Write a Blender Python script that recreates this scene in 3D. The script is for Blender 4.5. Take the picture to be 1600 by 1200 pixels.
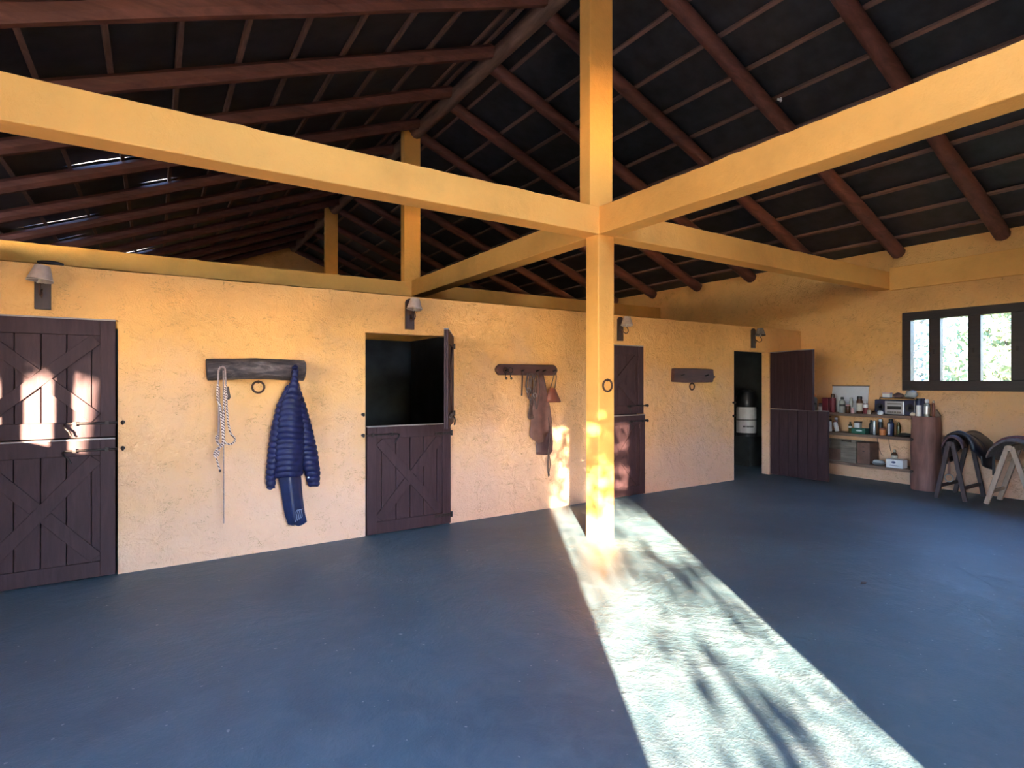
import bpy, bmesh, math, random
from mathutils import Vector, Matrix, noise as mnoise
random.seed(7)
R = math.radians
scn = bpy.context.scene
for o in list(bpy.data.objects):
    bpy.data.objects.remove(o)
COL = scn.collection

# ------------------------------------------------------------------ camera
YAW = 32.8
cam_d = bpy.data.cameras.new('camera')
cam_d.sensor_fit = 'HORIZONTAL'
cam_d.sensor_width = 36.0
cam_d.lens = 869.0 / 1600.0 * 36.0
cam_d.shift_y = -3.0 / 1600.0
cam_d.clip_start = 0.05
cam = bpy.data.objects.new('camera', cam_d)
COL.objects.link(cam)
cam.location = (0, 0, 1.6)
cam.rotation_euler = (R(90), 0, R(-YAW))
scn.camera = cam

# ------------------------------------------------------------------ sky, sun, exposure
SUN_AZ = Vector((0.529, 0.849, 0)).normalized()      # the way the sunlight travels over the floor
SUN_EL = 10.3
world = bpy.data.worlds.new('world')
scn.world = world
world.use_nodes = True
wn = world.node_tree
wn.nodes.clear()
w_out = wn.nodes.new('ShaderNodeOutputWorld')
w_bg = wn.nodes.new('ShaderNodeBackground')
w_sky = wn.nodes.new('ShaderNodeTexSky')
w_sky.sky_type = 'NISHITA'
w_sky.sun_disc = False
w_sky.sun_elevation = R(SUN_EL)
w_sky.sun_rotation = math.atan2(-SUN_AZ.x, -SUN_AZ.y)
w_sky.air_density = 1.0
w_sky.dust_density = 0.3
w_sky.ozone_density = 2.5
w_bg.inputs['Strength'].default_value = 0.55
w_tint = wn.nodes.new('ShaderNodeMix')
w_tint.data_type = 'RGBA'
w_tint.blend_type = 'MULTIPLY'
w_tint.inputs[0].default_value = 1.0
w_tint.inputs[7].default_value = (0.96, 1.02, 1.28, 1)
wn.links.new(w_sky.outputs[0], w_tint.inputs[6])
wn.links.new(w_tint.outputs[2], w_bg.inputs[0])
wn.links.new(w_bg.outputs[0], w_out.inputs[0])

sun_d = bpy.data.lights.new('sun', 'SUN')
sun_d.energy = 14.0
sun_d.color = (1.0, 0.82, 0.6)
sun_d.angle = R(0.55)
sun = bpy.data.objects.new('sun', sun_d)
COL.objects.link(sun)
sdir = Vector((SUN_AZ.x * math.cos(R(SUN_EL)), SUN_AZ.y * math.cos(R(SUN_EL)), -math.sin(R(SUN_EL))))
sun.rotation_euler = sdir.to_track_quat('-Z', 'Y').to_euler()
sun.location = (-8, -12, 6)


def portal(name, loc, rot, sx, sy):
    """sky portal: gives off no light itself, only guides the sky's light through an opening"""
    d = bpy.data.lights.new(name, 'AREA')
    d.shape = 'RECTANGLE'
    d.size, d.size_y = sx, sy
    d.cycles.is_portal = True
    o = bpy.data.objects.new(name, d)
    COL.objects.link(o)
    o.location = loc
    o.rotation_euler = rot
    return o


portal('portal_doorway', (0.8, -0.98, 1.22), (R(90), 0, R(180)), 1.5, 2.5)
portal('portal_window_left', (-2.36, 3.05, 2.1), (R(90), 0, R(90)), 1.9, 1.1)
portal('portal_window_left_front', (-2.36, 0.7, 2.15), (R(90), 0, R(90)), 2.5, 2.5)
portal('portal_gable', (1.8, -0.98, 4.2), (R(90), 0, R(180)), 3.3, 0.95)
portal('portal_window_right', (10.08, 2.9, 2.1), (R(90), 0, R(-90)), 2.4, 1.1)

scn.view_settings.view_transform = 'Standard'
scn.view_settings.look = 'None'
scn.view_settings.gamma = 1.0
scn.view_settings.use_curve_mapping = False
scn.view_settings.exposure = 3.78


# ------------------------------------------------------------------ materials
def new_mat(name):
    m = bpy.data.materials.new(name)
    m.use_nodes = True
    nt = m.node_tree
    return m, nt, nt.nodes['Principled BSDF']


def N(nt, t, **kw):
    n = nt.nodes.new(t)
    for k, v in kw.items():
        if k in n.inputs:
            n.inputs[k].default_value = v
        else:
            setattr(n, k, v)
    return n


def coords(nt, scale=(1, 1, 1), kind='Object'):
    tc = N(nt, 'ShaderNodeTexCoord')
    mp = N(nt, 'ShaderNodeMapping')
    mp.inputs['Scale'].default_value = scale
    nt.links.new(tc.outputs[kind], mp.inputs['Vector'])
    return mp.outputs[0]


def ramp(nt, src, stops):
    r = N(nt, 'ShaderNodeValToRGB')
    els = r.color_ramp.elements
    while len(els) < len(stops):
        els.new(0.5)
    for e, (p, c) in zip(els, stops):
        e.position = p
        e.color = (*c, 1) if len(c) == 3 else c
    nt.links.new(src, r.inputs[0])
    return r.outputs[0]


def noise_tex(nt, vec, scale, detail=4, rough=0.55, dist=0.0):
    n = N(nt, 'ShaderNodeTexNoise')
    n.inputs['Scale'].default_value = scale
    n.inputs['Detail'].default_value = detail
    n.inputs['Roughness'].default_value = rough
    n.inputs['Distortion'].default_value = dist
    nt.links.new(vec, n.inputs['Vector'])
    return n.outputs[0]


def math_node(nt, op, a, b=None):
    n = N(nt, 'ShaderNodeMath', operation=op)
    for i, v in enumerate((a, b)):
        if v is None:
            continue
        if isinstance(v, (int, float)):
            n.inputs[i].default_value = v
        else:
            nt.links.new(v, n.inputs[i])
    return n.outputs[0]


def mix_col(nt, fac, a, b, mode='MIX'):
    n = N(nt, 'ShaderNodeMix', data_type='RGBA', blend_type=mode)
    for sock, v in ((n.inputs[0], fac), (n.inputs[6], a), (n.inputs[7], b)):
        if isinstance(v, (int, float)):
            sock.default_value = v
        elif isinstance(v, tuple):
            sock.default_value = (*v, 1) if len(v) == 3 else v
        else:
            nt.links.new(v, sock)
    return n.outputs[2]


def bump(nt, bsdf, height, strength, dist=0.01, prev=None):
    b = N(nt, 'ShaderNodeBump')
    b.inputs['Strength'].default_value = strength
    b.inputs['Distance'].default_value = dist
    nt.links.new(height, b.inputs['Height'])
    if prev is not None:
        nt.links.new(prev, b.inputs['Normal'])
    nt.links.new(b.outputs[0], bsdf.inputs['Normal'])
    return b.outputs[0]


def simple(name, col, rough=0.5, metal=0.0, var=0.25, scale=12, stretch=(1, 1, 1), bmp=0.0, spec=0.5):
    """one colour with a little procedural grain"""
    m, nt, b = new_mat(name)
    v = coords(nt, stretch)
    n = noise_tex(nt, v, scale, 5)
    lo = tuple(c * (1 - var) for c in col)
    hi = tuple(min(1, c * (1 + var)) for c in col)
    nt.links.new(ramp(nt, n, [(0.3, lo), (0.7, hi)]), b.inputs['Base Color'])
    b.inputs['Roughness'].default_value = rough
    b.inputs['Metallic'].default_value = metal
    b.inputs['Specular IOR Level'].default_value = spec
    if bmp:
        bump(nt, b, n, bmp, 0.01)
    return m


def make_stucco(name, base, low_daylight, scratch=1.0, relief=0.9):
    m, nt, b = new_mat(name)
    v = coords(nt)
    big = noise_tex(nt, v, 1.1, 5, 0.6)
    mid = noise_tex(nt, v, 7.0, 6, 0.6, 0.6)
    fine = noise_tex(nt, v, 70.0, 4, 0.6)
    dark = tuple(c * 0.86 for c in base)
    lite = tuple(min(1, c * 1.06) for c in base)
    c0 = ramp(nt, big, [(0.32, dark), (0.5, base), (0.7, lite)])
    # cool daylight on the lower wall painted into the colour, ragged upper edge
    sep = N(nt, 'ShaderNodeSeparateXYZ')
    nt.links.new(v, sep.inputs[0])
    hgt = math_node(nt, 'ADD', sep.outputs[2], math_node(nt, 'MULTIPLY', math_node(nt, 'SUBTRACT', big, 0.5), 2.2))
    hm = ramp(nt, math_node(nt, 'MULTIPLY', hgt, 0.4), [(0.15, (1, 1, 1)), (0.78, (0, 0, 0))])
    c1 = mix_col(nt, math_node(nt, 'MULTIPLY', hm, 0.85), c0, low_daylight)
    # trowel scratches: thin curved dashes
    vs = coords(nt, (3.2, 3.2, 6.5))
    ln = noise_tex(nt, vs, 2.6, 2, 0.5, 2.2)
    line = math_node(nt, 'LESS_THAN', math_node(nt, 'ABSOLUTE', math_node(nt, 'SUBTRACT', ln, 0.5)), 0.009)
    msk = math_node(nt, 'GREATER_THAN', mid, 0.55)
    sc = math_node(nt, 'MULTIPLY', math_node(nt, 'MULTIPLY', line, msk), 0.6 * scratch)
    c2 = mix_col(nt, sc, c1, tuple(c * 0.42 for c in base))
    nt.links.new(c2, b.inputs['Base Color'])
    b.inputs['Roughness'].default_value = 0.85
    b.inputs['Specular IOR Level'].default_value = 0.25
    h = math_node(nt, 'ADD', math_node(nt, 'MULTIPLY', mid, 0.8), math_node(nt, 'MULTIPLY', fine, 0.2))
    h2 = math_node(nt, 'SUBTRACT', h, math_node(nt, 'MULTIPLY', sc, 0.3))
    bump(nt, b, h2, relief, 0.04)
    return m


def make_floor(name):
    m, nt, b = new_mat(name)
    v = coords(nt)
    big = noise_tex(nt, v, 0.7, 6, 0.62, 0.4)
    mid = noise_tex(nt, v, 5.0, 6, 0.65, 0.8)
    fine = noise_tex(nt, v, 60.0, 3, 0.6)
    c = ramp(nt, big, [(0.3, (0.053, 0.089, 0.111)), (0.55, (0.078, 0.128, 0.152)), (0.75, (0.106, 0.162, 0.187))])
    c = mix_col(nt, ramp(nt, mid, [(0.42, (0, 0, 0)), (0.75, (0.6, 0.6, 0.6))]), c, (0.16, 0.185, 0.2))
    flecks = math_node(nt, 'GREATER_THAN', noise_tex(nt, v, 30.0, 1, 0.4), 0.77)
    c = mix_col(nt, math_node(nt, 'MULTIPLY', flecks, 0.5), c, (0.42, 0.42, 0.4))
    nt.links.new(c, b.inputs['Base Color'])
    nt.links.new(ramp(nt, mid, [(0.3, (0.46, 0.46, 0.46)), (0.7, (0.62, 0.62, 0.62))]), b.inputs['Roughness'])
    rough_patch = ramp(nt, big, [(0.48, (0.15, 0.15, 0.15)), (0.66, (1, 1, 1))])
    h = math_node(nt, 'ADD', math_node(nt, 'MULTIPLY', mid, rough_patch), math_node(nt, 'MULTIPLY', fine, 0.12))
    bump(nt, b, h, 0.75, 0.03)
    return m


def make_wood(name, col, axis='z', rough=0.55, var=0.45, scale=6.0, bmp=0.35, spec=0.4):
    m, nt, b = new_mat(name)
    st = {'x': (0.12, 1, 1), 'y': (1, 0.12, 1), 'z': (1, 1, 0.12)}[axis]
    v = coords(nt, st)
    g = noise_tex(nt, v, scale * 4, 6, 0.65, 0.5)
    big = noise_tex(nt, coords(nt), 2.2, 3)
    lo = tuple(c * (1 - var) for c in col)
    hi = tuple(min(1, c * (1 + var)) for c in col)
    c = ramp(nt, g, [(0.3, lo), (0.7, hi)])
    c = mix_col(nt, ramp(nt, big, [(0.4, (0, 0, 0)), (0.75, (0.45, 0.45, 0.45))]), c, tuple(c_ * 0.6 for c_ in col))
    nt.links.new(c, b.inputs['Base Color'])
    b.inputs['Roughness'].default_value = rough
    b.inputs['Specular IOR Level'].default_value = spec
    bump(nt, b, g, bmp, 0.006)
    return m


M = {}
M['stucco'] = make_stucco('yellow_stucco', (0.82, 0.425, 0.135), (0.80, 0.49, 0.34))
M['beam'] = make_stucco('yellow_plaster', (0.88, 0.43, 0.105), (0.87, 0.43, 0.11), 0.12, 0.35)
M['floor'] = make_floor('grey_concrete')
M['stall'] = simple('dark_stall_gloom', (0.03, 0.033, 0.032), 0.7, var=0.6, scale=2.5, bmp=0.1)
M['door'] = make_wood('dark_stained_door', (0.052, 0.025, 0.027), 'z', 0.6, 0.3, spec=0.2)
M['door_h'] = make_wood('dark_stained_rail', (0.075, 0.038, 0.036), 'x', 0.42, 0.3)
M['door_in'] = make_wood('dark_stained_door_inside', (0.03, 0.021, 0.022), 'z', 0.5, 0.3)
M['edge'] = make_wood('worn_door_edge', (0.33, 0.27, 0.25), 'x', 0.45, 0.25)
M['rafter'] = make_wood('reddish_rafter_wood', (0.135, 0.048, 0.036), 'x', 0.6, 0.45, 3.0, 0.5)
M['ridge'] = make_wood('ridge_log_wood', (0.17, 0.095, 0.07), 'y', 0.7, 0.5, 3.0, 0.6)
M['batten'] = make_wood('batten_wood', (0.2, 0.11, 0.085), 'y', 0.6, 0.4)
M['felt'] = simple('black_roof_felt', (0.022, 0.022, 0.027), 0.5, var=0.5, scale=5, bmp=0.3)
M['iron'] = simple('black_iron', (0.035, 0.026, 0.024), 0.5, 0.7, var=0.4, scale=40, bmp=0.2)
M['rust'] = simple('rusty_iron', (0.10, 0.045, 0.028), 0.7, 0.5, var=0.5, scale=50, bmp=0.3)
M['steel'] = simple('worn_steel', (0.55, 0.52, 0.5), 0.35, 0.9, var=0.2, scale=40)
M['window'] = make_wood('dark_window_frame', (0.03, 0.018, 0.017), 'y', 0.45, 0.3)


def glass_mat():
    m, nt, b = new_mat('window_glass')
    out = nt.nodes['Material Output']
    tr = N(nt, 'ShaderNodeBsdfTransparent')
    gl = N(nt, 'ShaderNodeBsdfGlossy')
    gl.inputs['Roughness'].default_value = 0.03
    dirt = noise_tex(nt, coords(nt), 9.0, 4)
    nt.links.new(ramp(nt, dirt, [(0.3, (0.9, 0.9, 0.9)), (0.7, (0.97, 0.97, 0.97))]), tr.inputs[0])
    mx = N(nt, 'ShaderNodeMixShader')
    mx.inputs[0].default_value = 0.05
    nt.links.new(tr.outputs[0], mx.inputs[1])
    nt.links.new(gl.outputs[0], mx.inputs[2])
    nt.links.new(mx.outputs[0], out.inputs['Surface'])
    return m


M['glass'] = glass_mat()


# ------------------------------------------------------------------ mesh builder
class MB:
    def __init__(self):
        self.v, self.f = [], []

    def add(self, vs, fs):
        o = len(self.v)
        self.v += [tuple(p) for p in vs]
        self.f += [tuple(i + o for i in f) for f in fs]
        return self

    def box(self, x0, x1, y0, y1, z0, z1):
        vs = [(x, y, z) for x in (x0, x1) for y in (y0, y1) for z in (z0, z1)]
        return self.add(vs, [(0, 1, 3, 2), (4, 6, 7, 5), (0, 4, 5, 1), (2, 3, 7, 6), (0, 2, 6, 4), (1, 5, 7, 3)])

    def bar(self, p, q, w, h, up=(0, 0, 1)):
        """rectangular bar from p to q; w across, h along 'up'"""
        p, q = Vector(p), Vector(q)
        d = (q - p).normalized()
        u = Vector(up)
        sx = d.cross(u)
        if sx.length < 1e-6:
            sx = d.cross(Vector((1, 0, 0)))
        sx.normalize()
        u = sx.cross(d).normalized()
        vs = [e + sx * (a * w / 2) + u * (b * h / 2) for e in (p, q) for a, b in ((-1, -1), (1, -1), (1, 1), (-1, 1))]
        return self.add(vs, [(3, 2, 1, 0), (4, 5, 6, 7), (0, 1, 5, 4), (1, 2, 6, 5), (2, 3, 7, 6), (3, 0, 4, 7)])

    def tube(self, pts, rad, n=8, square=0.0, jit=0.0, up=None):
        pts = [Vector(p) for p in pts]
        if isinstance(rad, (int, float)):
            rad = [rad] * len(pts)
        rings = []
        prev = None
        for i, p in enumerate(pts):
            d = (pts[min(i + 1, len(pts) - 1)] - pts[max(i - 1, 0)])
            d = d.normalized() if d.length > 1e-9 else Vector((0, 0, 1))
            if prev is None:
                a = Vector(up) if up else Vector((0, 0, 1))
                if abs(d.dot(a)) > 0.95:
                    a = Vector((1, 0, 0))
            else:
                a = prev
            s = d.cross(a).normalized()
            u = s.cross(d).normalized()
            prev = u
            ring = []
            for k in range(n):
                t = 2 * math.pi * (k + 0.5) / n
                ct, st = math.cos(t), math.sin(t)
                r = rad[i]
                if square:
                    e = 1.0 / max(abs(ct), abs(st))
                    r *= (1 - square) + square * e
                r *= 1 + random.uniform(-jit, jit)
                ring.append(p + s * (ct * r) + u * (st * r))
            rings.append(ring)
        return self.loft(rings)

    def loft(self, rings, cap=True, closed=True):
        n = len(rings[0])
        vs = [p for r in rings for p in r]
        fs = []
        for i in range(len(rings) - 1):
            for k in range(n if closed else n - 1):
                k2 = (k + 1) % n
                fs.append((i * n + k, i * n + k2, (i + 1) * n + k2, (i + 1) * n + k))
        if cap and closed:
            fs.append(tuple(reversed(range(n))))
            fs.append(tuple((len(rings) - 1) * n + k for k in range(n)))
        return self.add(vs, fs)

    def lathe(self, prof, c=(0, 0, 0), n=12, tilt=None):
        rings = []
        for r, z in prof:
            rings.append([Vector((r * math.cos(2 * math.pi * k / n), r * math.sin(2 * math.pi * k / n), z)) for k in range(n)])
        if tilt is not None:
            rings = [[tilt @ p for p in rg] for rg in rings]
        cc = Vector(c)
        return self.loft([[p + cc for p in rg] for rg in rings])

    def prism(self, outline, y0, y1):
        """outline of (x, z) points, extruded from y0 to y1"""
        n = len(outline)
        vs = [(x, y0, z) for x, z in outline] + [(x, y1, z) for x, z in outline]
        fs = [tuple(range(n)), tuple(reversed(range(n, 2 * n)))]
        fs += [(k, n + k, n + (k + 1) % n, (k + 1) % n) for k in range(n)]
        return self.add(vs, fs)

    def torus(self, c, R_, r, axis='y', n=20, m=8):
        c = Vector(c)
        vs, fs = [], []
        for i in range(n):
            a = 2 * math.pi * i / n
            for j in range(m):
                b = 2 * math.pi * j / m
                rr = R_ + r * math.cos(b)
                p = (rr * math.cos(a), r * math.sin(b), rr * math.sin(a))
                if axis == 'x':
                    p = (p[1], p[0], p[2])
                if axis == 'z':
                    p = (p[0], p[2], p[1])
                vs.append(c + Vector(p))
        for i in range(n):
            for j in range(m):
                fs.append((i * m + j, ((i + 1) % n) * m + j, ((i + 1) % n) * m + (j + 1) % m, i * m + (j + 1) % m))
        return self.add(vs, fs)

    def mesh(self, name):
        me = bpy.data.meshes.new(name)
        me.from_pydata(self.v, [], self.f)
        bm = bmesh.new()
        bm.from_mesh(me)
        bmesh.ops.recalc_face_normals(bm, faces=bm.faces)
        bm.to_mesh(me)
        bm.free()
        return me

    def build(self, name, m, parent=None, smooth=False, bevel=0.0, subsurf=0):
        me = self.mesh(name)
        me.materials.append(M[m] if isinstance(m, str) else m)
        return link(name, me, parent, smooth, bevel, subsurf)


def link(name, me, parent=None, smooth=False, bevel=0.0, subsurf=0):
    if smooth:
        for p in me.polygons:
            p.use_smooth = True
        try:
            me.set_sharp_from_angle(angle=R(50))
        except Exception:
            pass
    o = bpy.data.objects.new(name, me)
    COL.objects.link(o)
    if parent is not None:
        o.parent = parent
    if bevel:
        b = o.modifiers.new('bevel', 'BEVEL')
        b.width = bevel
        b.segments = 2
        b.limit_method = 'ANGLE'
    if subsurf:
        s = o.modifiers.new('subd', 'SUBSURF')
        s.levels = s.render_levels = subsurf
    return o


def empty(name, loc=(0, 0, 0), rz=0.0):
    o = bpy.data.objects.new(name, None)
    o.empty_display_size = 0.1
    COL.objects.link(o)
    o.location = loc
    o.rotation_euler = (0, 0, rz)
    return o


def struct(o, label=None):
    o['kind'] = 'structure'
    if label:
        o['label'] = label
    return o


def tag(o, label, cat, group=None):
    o['label'] = label
    o['category'] = cat
    if group:
        o['group'] = group
    return o


# ------------------------------------------------------------------ the building
W = 5.67            # face of the stall wall
WT = 0.14           # its thickness
XL, XR = -2.24, 9.92
YF, YB = -0.87, 19.5
RX = 3.84           # ridge line
ZR, PITCH = 6.08, 0.395
WALL_H = 2.525
DOORS = [(-1.23, -0.25), (1.846, 2.818), (4.925, 5.90), (7.968, 8.943)]
DOOR_H = 2.115


def zroof(x):
    return ZR - PITCH * abs(x - RX)


struct(MB().box(XL - 0.15, XR + 0.15, YF - 0.15, YB + 0.15, -0.12, 0.0).build('floor', 'floor'))

# stall front wall with four openings, slightly uneven arris along the top
b = MB()
edges = [XL] + [e for d in DOORS for e in d] + [XR]
for i in range(0, len(edges), 2):
    b.box(edges[i], edges[i + 1], W, W + WT, 0, DOOR_H)
nseg = 90
pts = []
for i in range(nseg + 1):
    x = XL + (XR - XL) * i / nseg
    pts.append((x, WALL_H + 0.006 * mnoise.noise((x * 2.3, 0, 0)) + 0.004 * mnoise.noise((x * 9, 3, 0))))
for i in range(nseg):
    (xa, za), (xb, zb) = pts[i], pts[i + 1]
    b.add([(xa, W, DOOR_H), (xb, W, DOOR_H), (xb, W, zb), (xa, W, za),
           (xa, W + WT, DOOR_H), (xb, W + WT, DOOR_H), (xb, W + WT, zb), (xa, W + WT, za)],
          [(0, 1, 2, 3), (5, 4, 7, 6), (3, 2, 6, 7), (1, 0, 4, 5)])
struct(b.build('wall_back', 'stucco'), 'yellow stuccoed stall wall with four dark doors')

# right wall with the window opening
WIN_Y0, WIN_Y1, WIN_Z0, WIN_Z1 = 1.62, 4.03, 1.47, 2.685
b = MB()
x0, x1 = XR, XR + 0.16
b.box(x0, x1, YF, WIN_Y0, 0, 3.72).box(x0, x1, WIN_Y1, YB, 0, 3.72)
b.box(x0, x1, WIN_Y0, WIN_Y1, 0, WIN_Z0).box(x0, x1, WIN_Y0, WIN_Y1, WIN_Z1, 3.72)
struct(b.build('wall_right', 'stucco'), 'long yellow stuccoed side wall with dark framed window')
struct(MB().box(XR - 0.045, XR, YF, 4.2, 3.06, 3.42).build('trim_1', 'beam', bevel=0.01), 'yellow ring beam band along the side wall')

# left wall (out of frame) with its twin window and an added tall one
b = MB()
x0, x1 = XL - 0.16, XL
LW0, LW1 = 2.12, 3.99
LV0, LV1 = -0.55, 1.98
b.box(x0, x1, YF, LV0, 0, 3.72).box(x0, x1, LV1, LW0, 0, 3.72).box(x0, x1, LW1, 6.0, 0, 3.72).box(x0, x1, 6.0, YB, 0, 3.32)
for q0, q1, r0, r1 in ((LW0, LW1, 1.47, 2.685), (LV0, LV1, 0.85, 3.45)):
    b.box(x0, x1, q0, q1, 0, r0).box(x0, x1, q0, q1, r1, 3.72)
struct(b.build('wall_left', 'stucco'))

# front gable wall behind the camera with the doorway
DX0, DX1, DZ = 0.08, 1.51, 2.45
b = MB()
y0, y1 = YF - 0.16, YF
b.box(XL, DX0, y0, y1, 0, 3.72).box(DX1, XR, y0, y1, 0, 3.72).box(DX0, DX1, y0, y1, DZ, 3.72)
GX0, GX1, GZ1 = 0.2, 3.4, 4.58
zt_ = lambda x: 3.72 + (zroof(RX) + 0.04 - 3.72) * (1 - abs(x - RX) / (RX - XL))
b.prism([(XL, 3.72), (GX0, 3.72), (GX0, zt_(GX0))], y0, y1)
b.prism([(GX1, 3.72), (XR, 3.72), (RX, zroof(RX) + 0.04), (GX1, zt_(GX1))], y0, y1)
b.prism([(GX0, GZ1), (GX1, GZ1), (GX1, zt_(GX1)), (GX0, zt_(GX0))], y0, y1)
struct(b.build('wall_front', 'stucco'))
b = MB()
b.prism([(XL, 0), (XR, 0), (XR, 3.72), (RX, zroof(RX) + 0.04), (XL, 3.72)], YB, YB + 0.16)
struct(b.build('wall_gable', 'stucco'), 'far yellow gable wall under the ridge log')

# stall partitions and stall back wall, coloured dark for the gloom inside
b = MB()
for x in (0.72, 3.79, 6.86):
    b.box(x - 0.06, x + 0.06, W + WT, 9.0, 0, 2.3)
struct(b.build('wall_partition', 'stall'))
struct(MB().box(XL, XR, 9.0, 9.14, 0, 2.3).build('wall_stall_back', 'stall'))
struct(MB().box(XR - 0.02, XR, W + WT, 9.0, 0, 2.3).build('wall_gloom_sheet', 'stall'))  # added sheet, darkens the side wall to the stall gloom

# ------------------------------------------------------------------ column, beams, king posts
BZ0, BZ1 = 3.08, 3.355


def rough_beam(name, p, q, w, z0, z1, label):
    """plastered concrete beam; the upper arris is ragged"""
    p, q = Vector((p[0], p[1], 0)), Vector((q[0], q[1], 0))
    d = q - p
    L = d.length
    d.normalize()
    s = Vector((d.y, -d.x, 0))
    n = max(8, int(L / 0.07))
    rings = []
    for i in range(n + 1):
        t = L * i / n
        e = p + d * t
        j = lambda k: 0.006 * mnoise.noise((t * 6 + k * 7, k * 3.1, z1)) + 0.005 * mnoise.noise((t * 17, k * 5.0, 1))
        rings.append([e + s * (w / 2) + Vector((0, 0, z0 + 0.3 * j(1))),
                      e + s * (w / 2 + 0.3 * j(4)) + Vector((0, 0, z1 + j(2))),
                      e - s * (w / 2 + 0.3 * j(5)) + Vector((0, 0, z1 + j(3))),
                      e - s * (w / 2) + Vector((0, 0, z0 + 0.3 * j(6)))])
    o = MB().loft(rings).build(name, 'beam', bevel=0.008)
    return struct(o, label)


cx0, cx1, cy0, cy1 = 3.739, 3.955, 4.207, 4.40
CXm, CYm = (cx0 + cx1) / 2, (cy0 + cy1) / 2
struct(MB().box(cx0, cx1, cy0, cy1, 0, BZ0 + 0.01).build('column', 'beam', bevel=0.012), 'yellow plastered square column standing free in the hall')
rough_beam('beam_along', (XL, CYm), (XR, CYm), 0.215, BZ0, BZ1, 'yellow concrete beam running parallel to the stall wall over the column')
rough_beam('beam_across', (CXm, YF), (CXm, 9.0), 0.215, BZ0 - 0.002, BZ1 - 0.002, 'yellow concrete beam crossing the column towards the stalls')
rough_beam('beam_stall', (XL, 9.12), (XR, 9.12), 0.215, BZ0, BZ1 - 0.03, 'shaded yellow beam behind the stall wall')
rough_beam('beam_far', (XL, 14.3), (XR, 14.3), 0.215, BZ0, BZ1 - 0.03, 'far yellow beam')


def king_post(y, label):
    b = MB()
    x0, x1, y0, y1 = 3.63, 3.93, y, y + 0.16
    # notched head in which the ridge log lies
    xs = [x0, x0 + 0.08, x0 + 0.14, x0 + 0.2, x1]
    zs = [6.02, 6.0, 5.93, 5.95, 6.04]
    b.prism([(x0, BZ1 - 0.03), (x1, BZ1 - 0.03)] + [(x1, 5.98), (x1 - 0.06, 5.93), (x0 + 0.15, 5.9), (x0 + 0.09, 5.95), (x0 + 0.06, 6.03), (x0, 6.05)], y0, y1)
    return struct(b.build('column_post', 'beam', bevel=0.006), label)


king_post(4.207, 'yellow king post rising from the column to the ridge')
king_post(9.06, 'yellow king post above the stall beam')
king_post(14.25, 'farthest yellow king post below the ridge')

# ------------------------------------------------------------------ roof
roof = struct(empty('ceiling'), 'dark timber roof of rafters, battens and black felt')
YR = [2.78 + 1.27 * k for k in range(-2, 14)]
YLf = [2.7 + 1.205 * k for k in range(-2, 14)]
tl = math.sqrt(1 + PITCH * PITCH)


def rafter(side, y):
    x_in = RX + side * 0.085
    x_out = (XR - 0.1) if side > 0 else (XL + 0.1)
    r0 = 0.086 if side > 0 else 0.08
    pts, rad = [], []
    n = 12
    for i in range(n + 1):
        x = x_in + (x_out - x_in) * i / n
        pts.append((x, y + 0.018 * mnoise.noise((x * 0.7, y * 3, side)), zroof(x) - r0 * 1.06 + 0.008 * mnoise.noise((x, y, 4))))
        rad.append(r0 * (1 + 0.07 * mnoise.noise((x * 1.1, y * 2, 9))) * (1.12 if (side > 0 and i > 8) else 1))
    o = MB().tube(pts, rad, 10 if side > 0 else 8, square=0.25 if side > 0 else 0.75, jit=0.03).build('rafter', 'rafter', roof, smooth=side > 0)
    return o


for y in YR:
    rafter(1, y)
for y in YLf:
    rafter(-1, y)
# ridge log
pts = [(RX + 0.02 * mnoise.noise((y * 0.4, 0, 0)), y, 5.945 + 0.02 * mnoise.noise((y * 0.35, 5, 0))) for y in [YF + (19.15 - YF) * i / 44 for i in range(45)]]
MB().tube(pts, [0.107 * (1 + 0.1 * mnoise.noise((p[1] * 0.8, 2, 2))) for p in pts], 11, jit=0.03).build('ridge_log', 'ridge', roof, smooth=True)
# ridge capping over the joint of the two slopes
MB().tube([(RX, YF - 0.3, zroof(RX) + 0.03), (RX, YB + 0.3, zroof(RX) + 0.03)], 0.09, 8).build('ridge_capping', 'felt', roof)
# battens
for side in (-1, 1):
    k = 0
    for dx in [0.17, 0.36] + [0.98 + 0.531 * i for i in range(10)]:
        x = RX + side * dx
        b = MB()
        up = Vector((side * PITCH, 0, 1)).normalized()
        n = 14
        for i in range(n):
            ya, yb = YF + (YB - YF) * i / n, YF + (YB - YF) * (i + 1) / n
            za = zroof(x) + 0.006 * mnoise.noise((x * 4, ya, 0))
            zb = zroof(x) + 0.006 * mnoise.noise((x * 4, yb, 0))
            b.bar(Vector((x, ya, za)) + up * 0.02, Vector((x, yb, zb)) + up * 0.02, 0.045, 0.036, up)
        b.build('batten', 'batten', roof)
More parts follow.
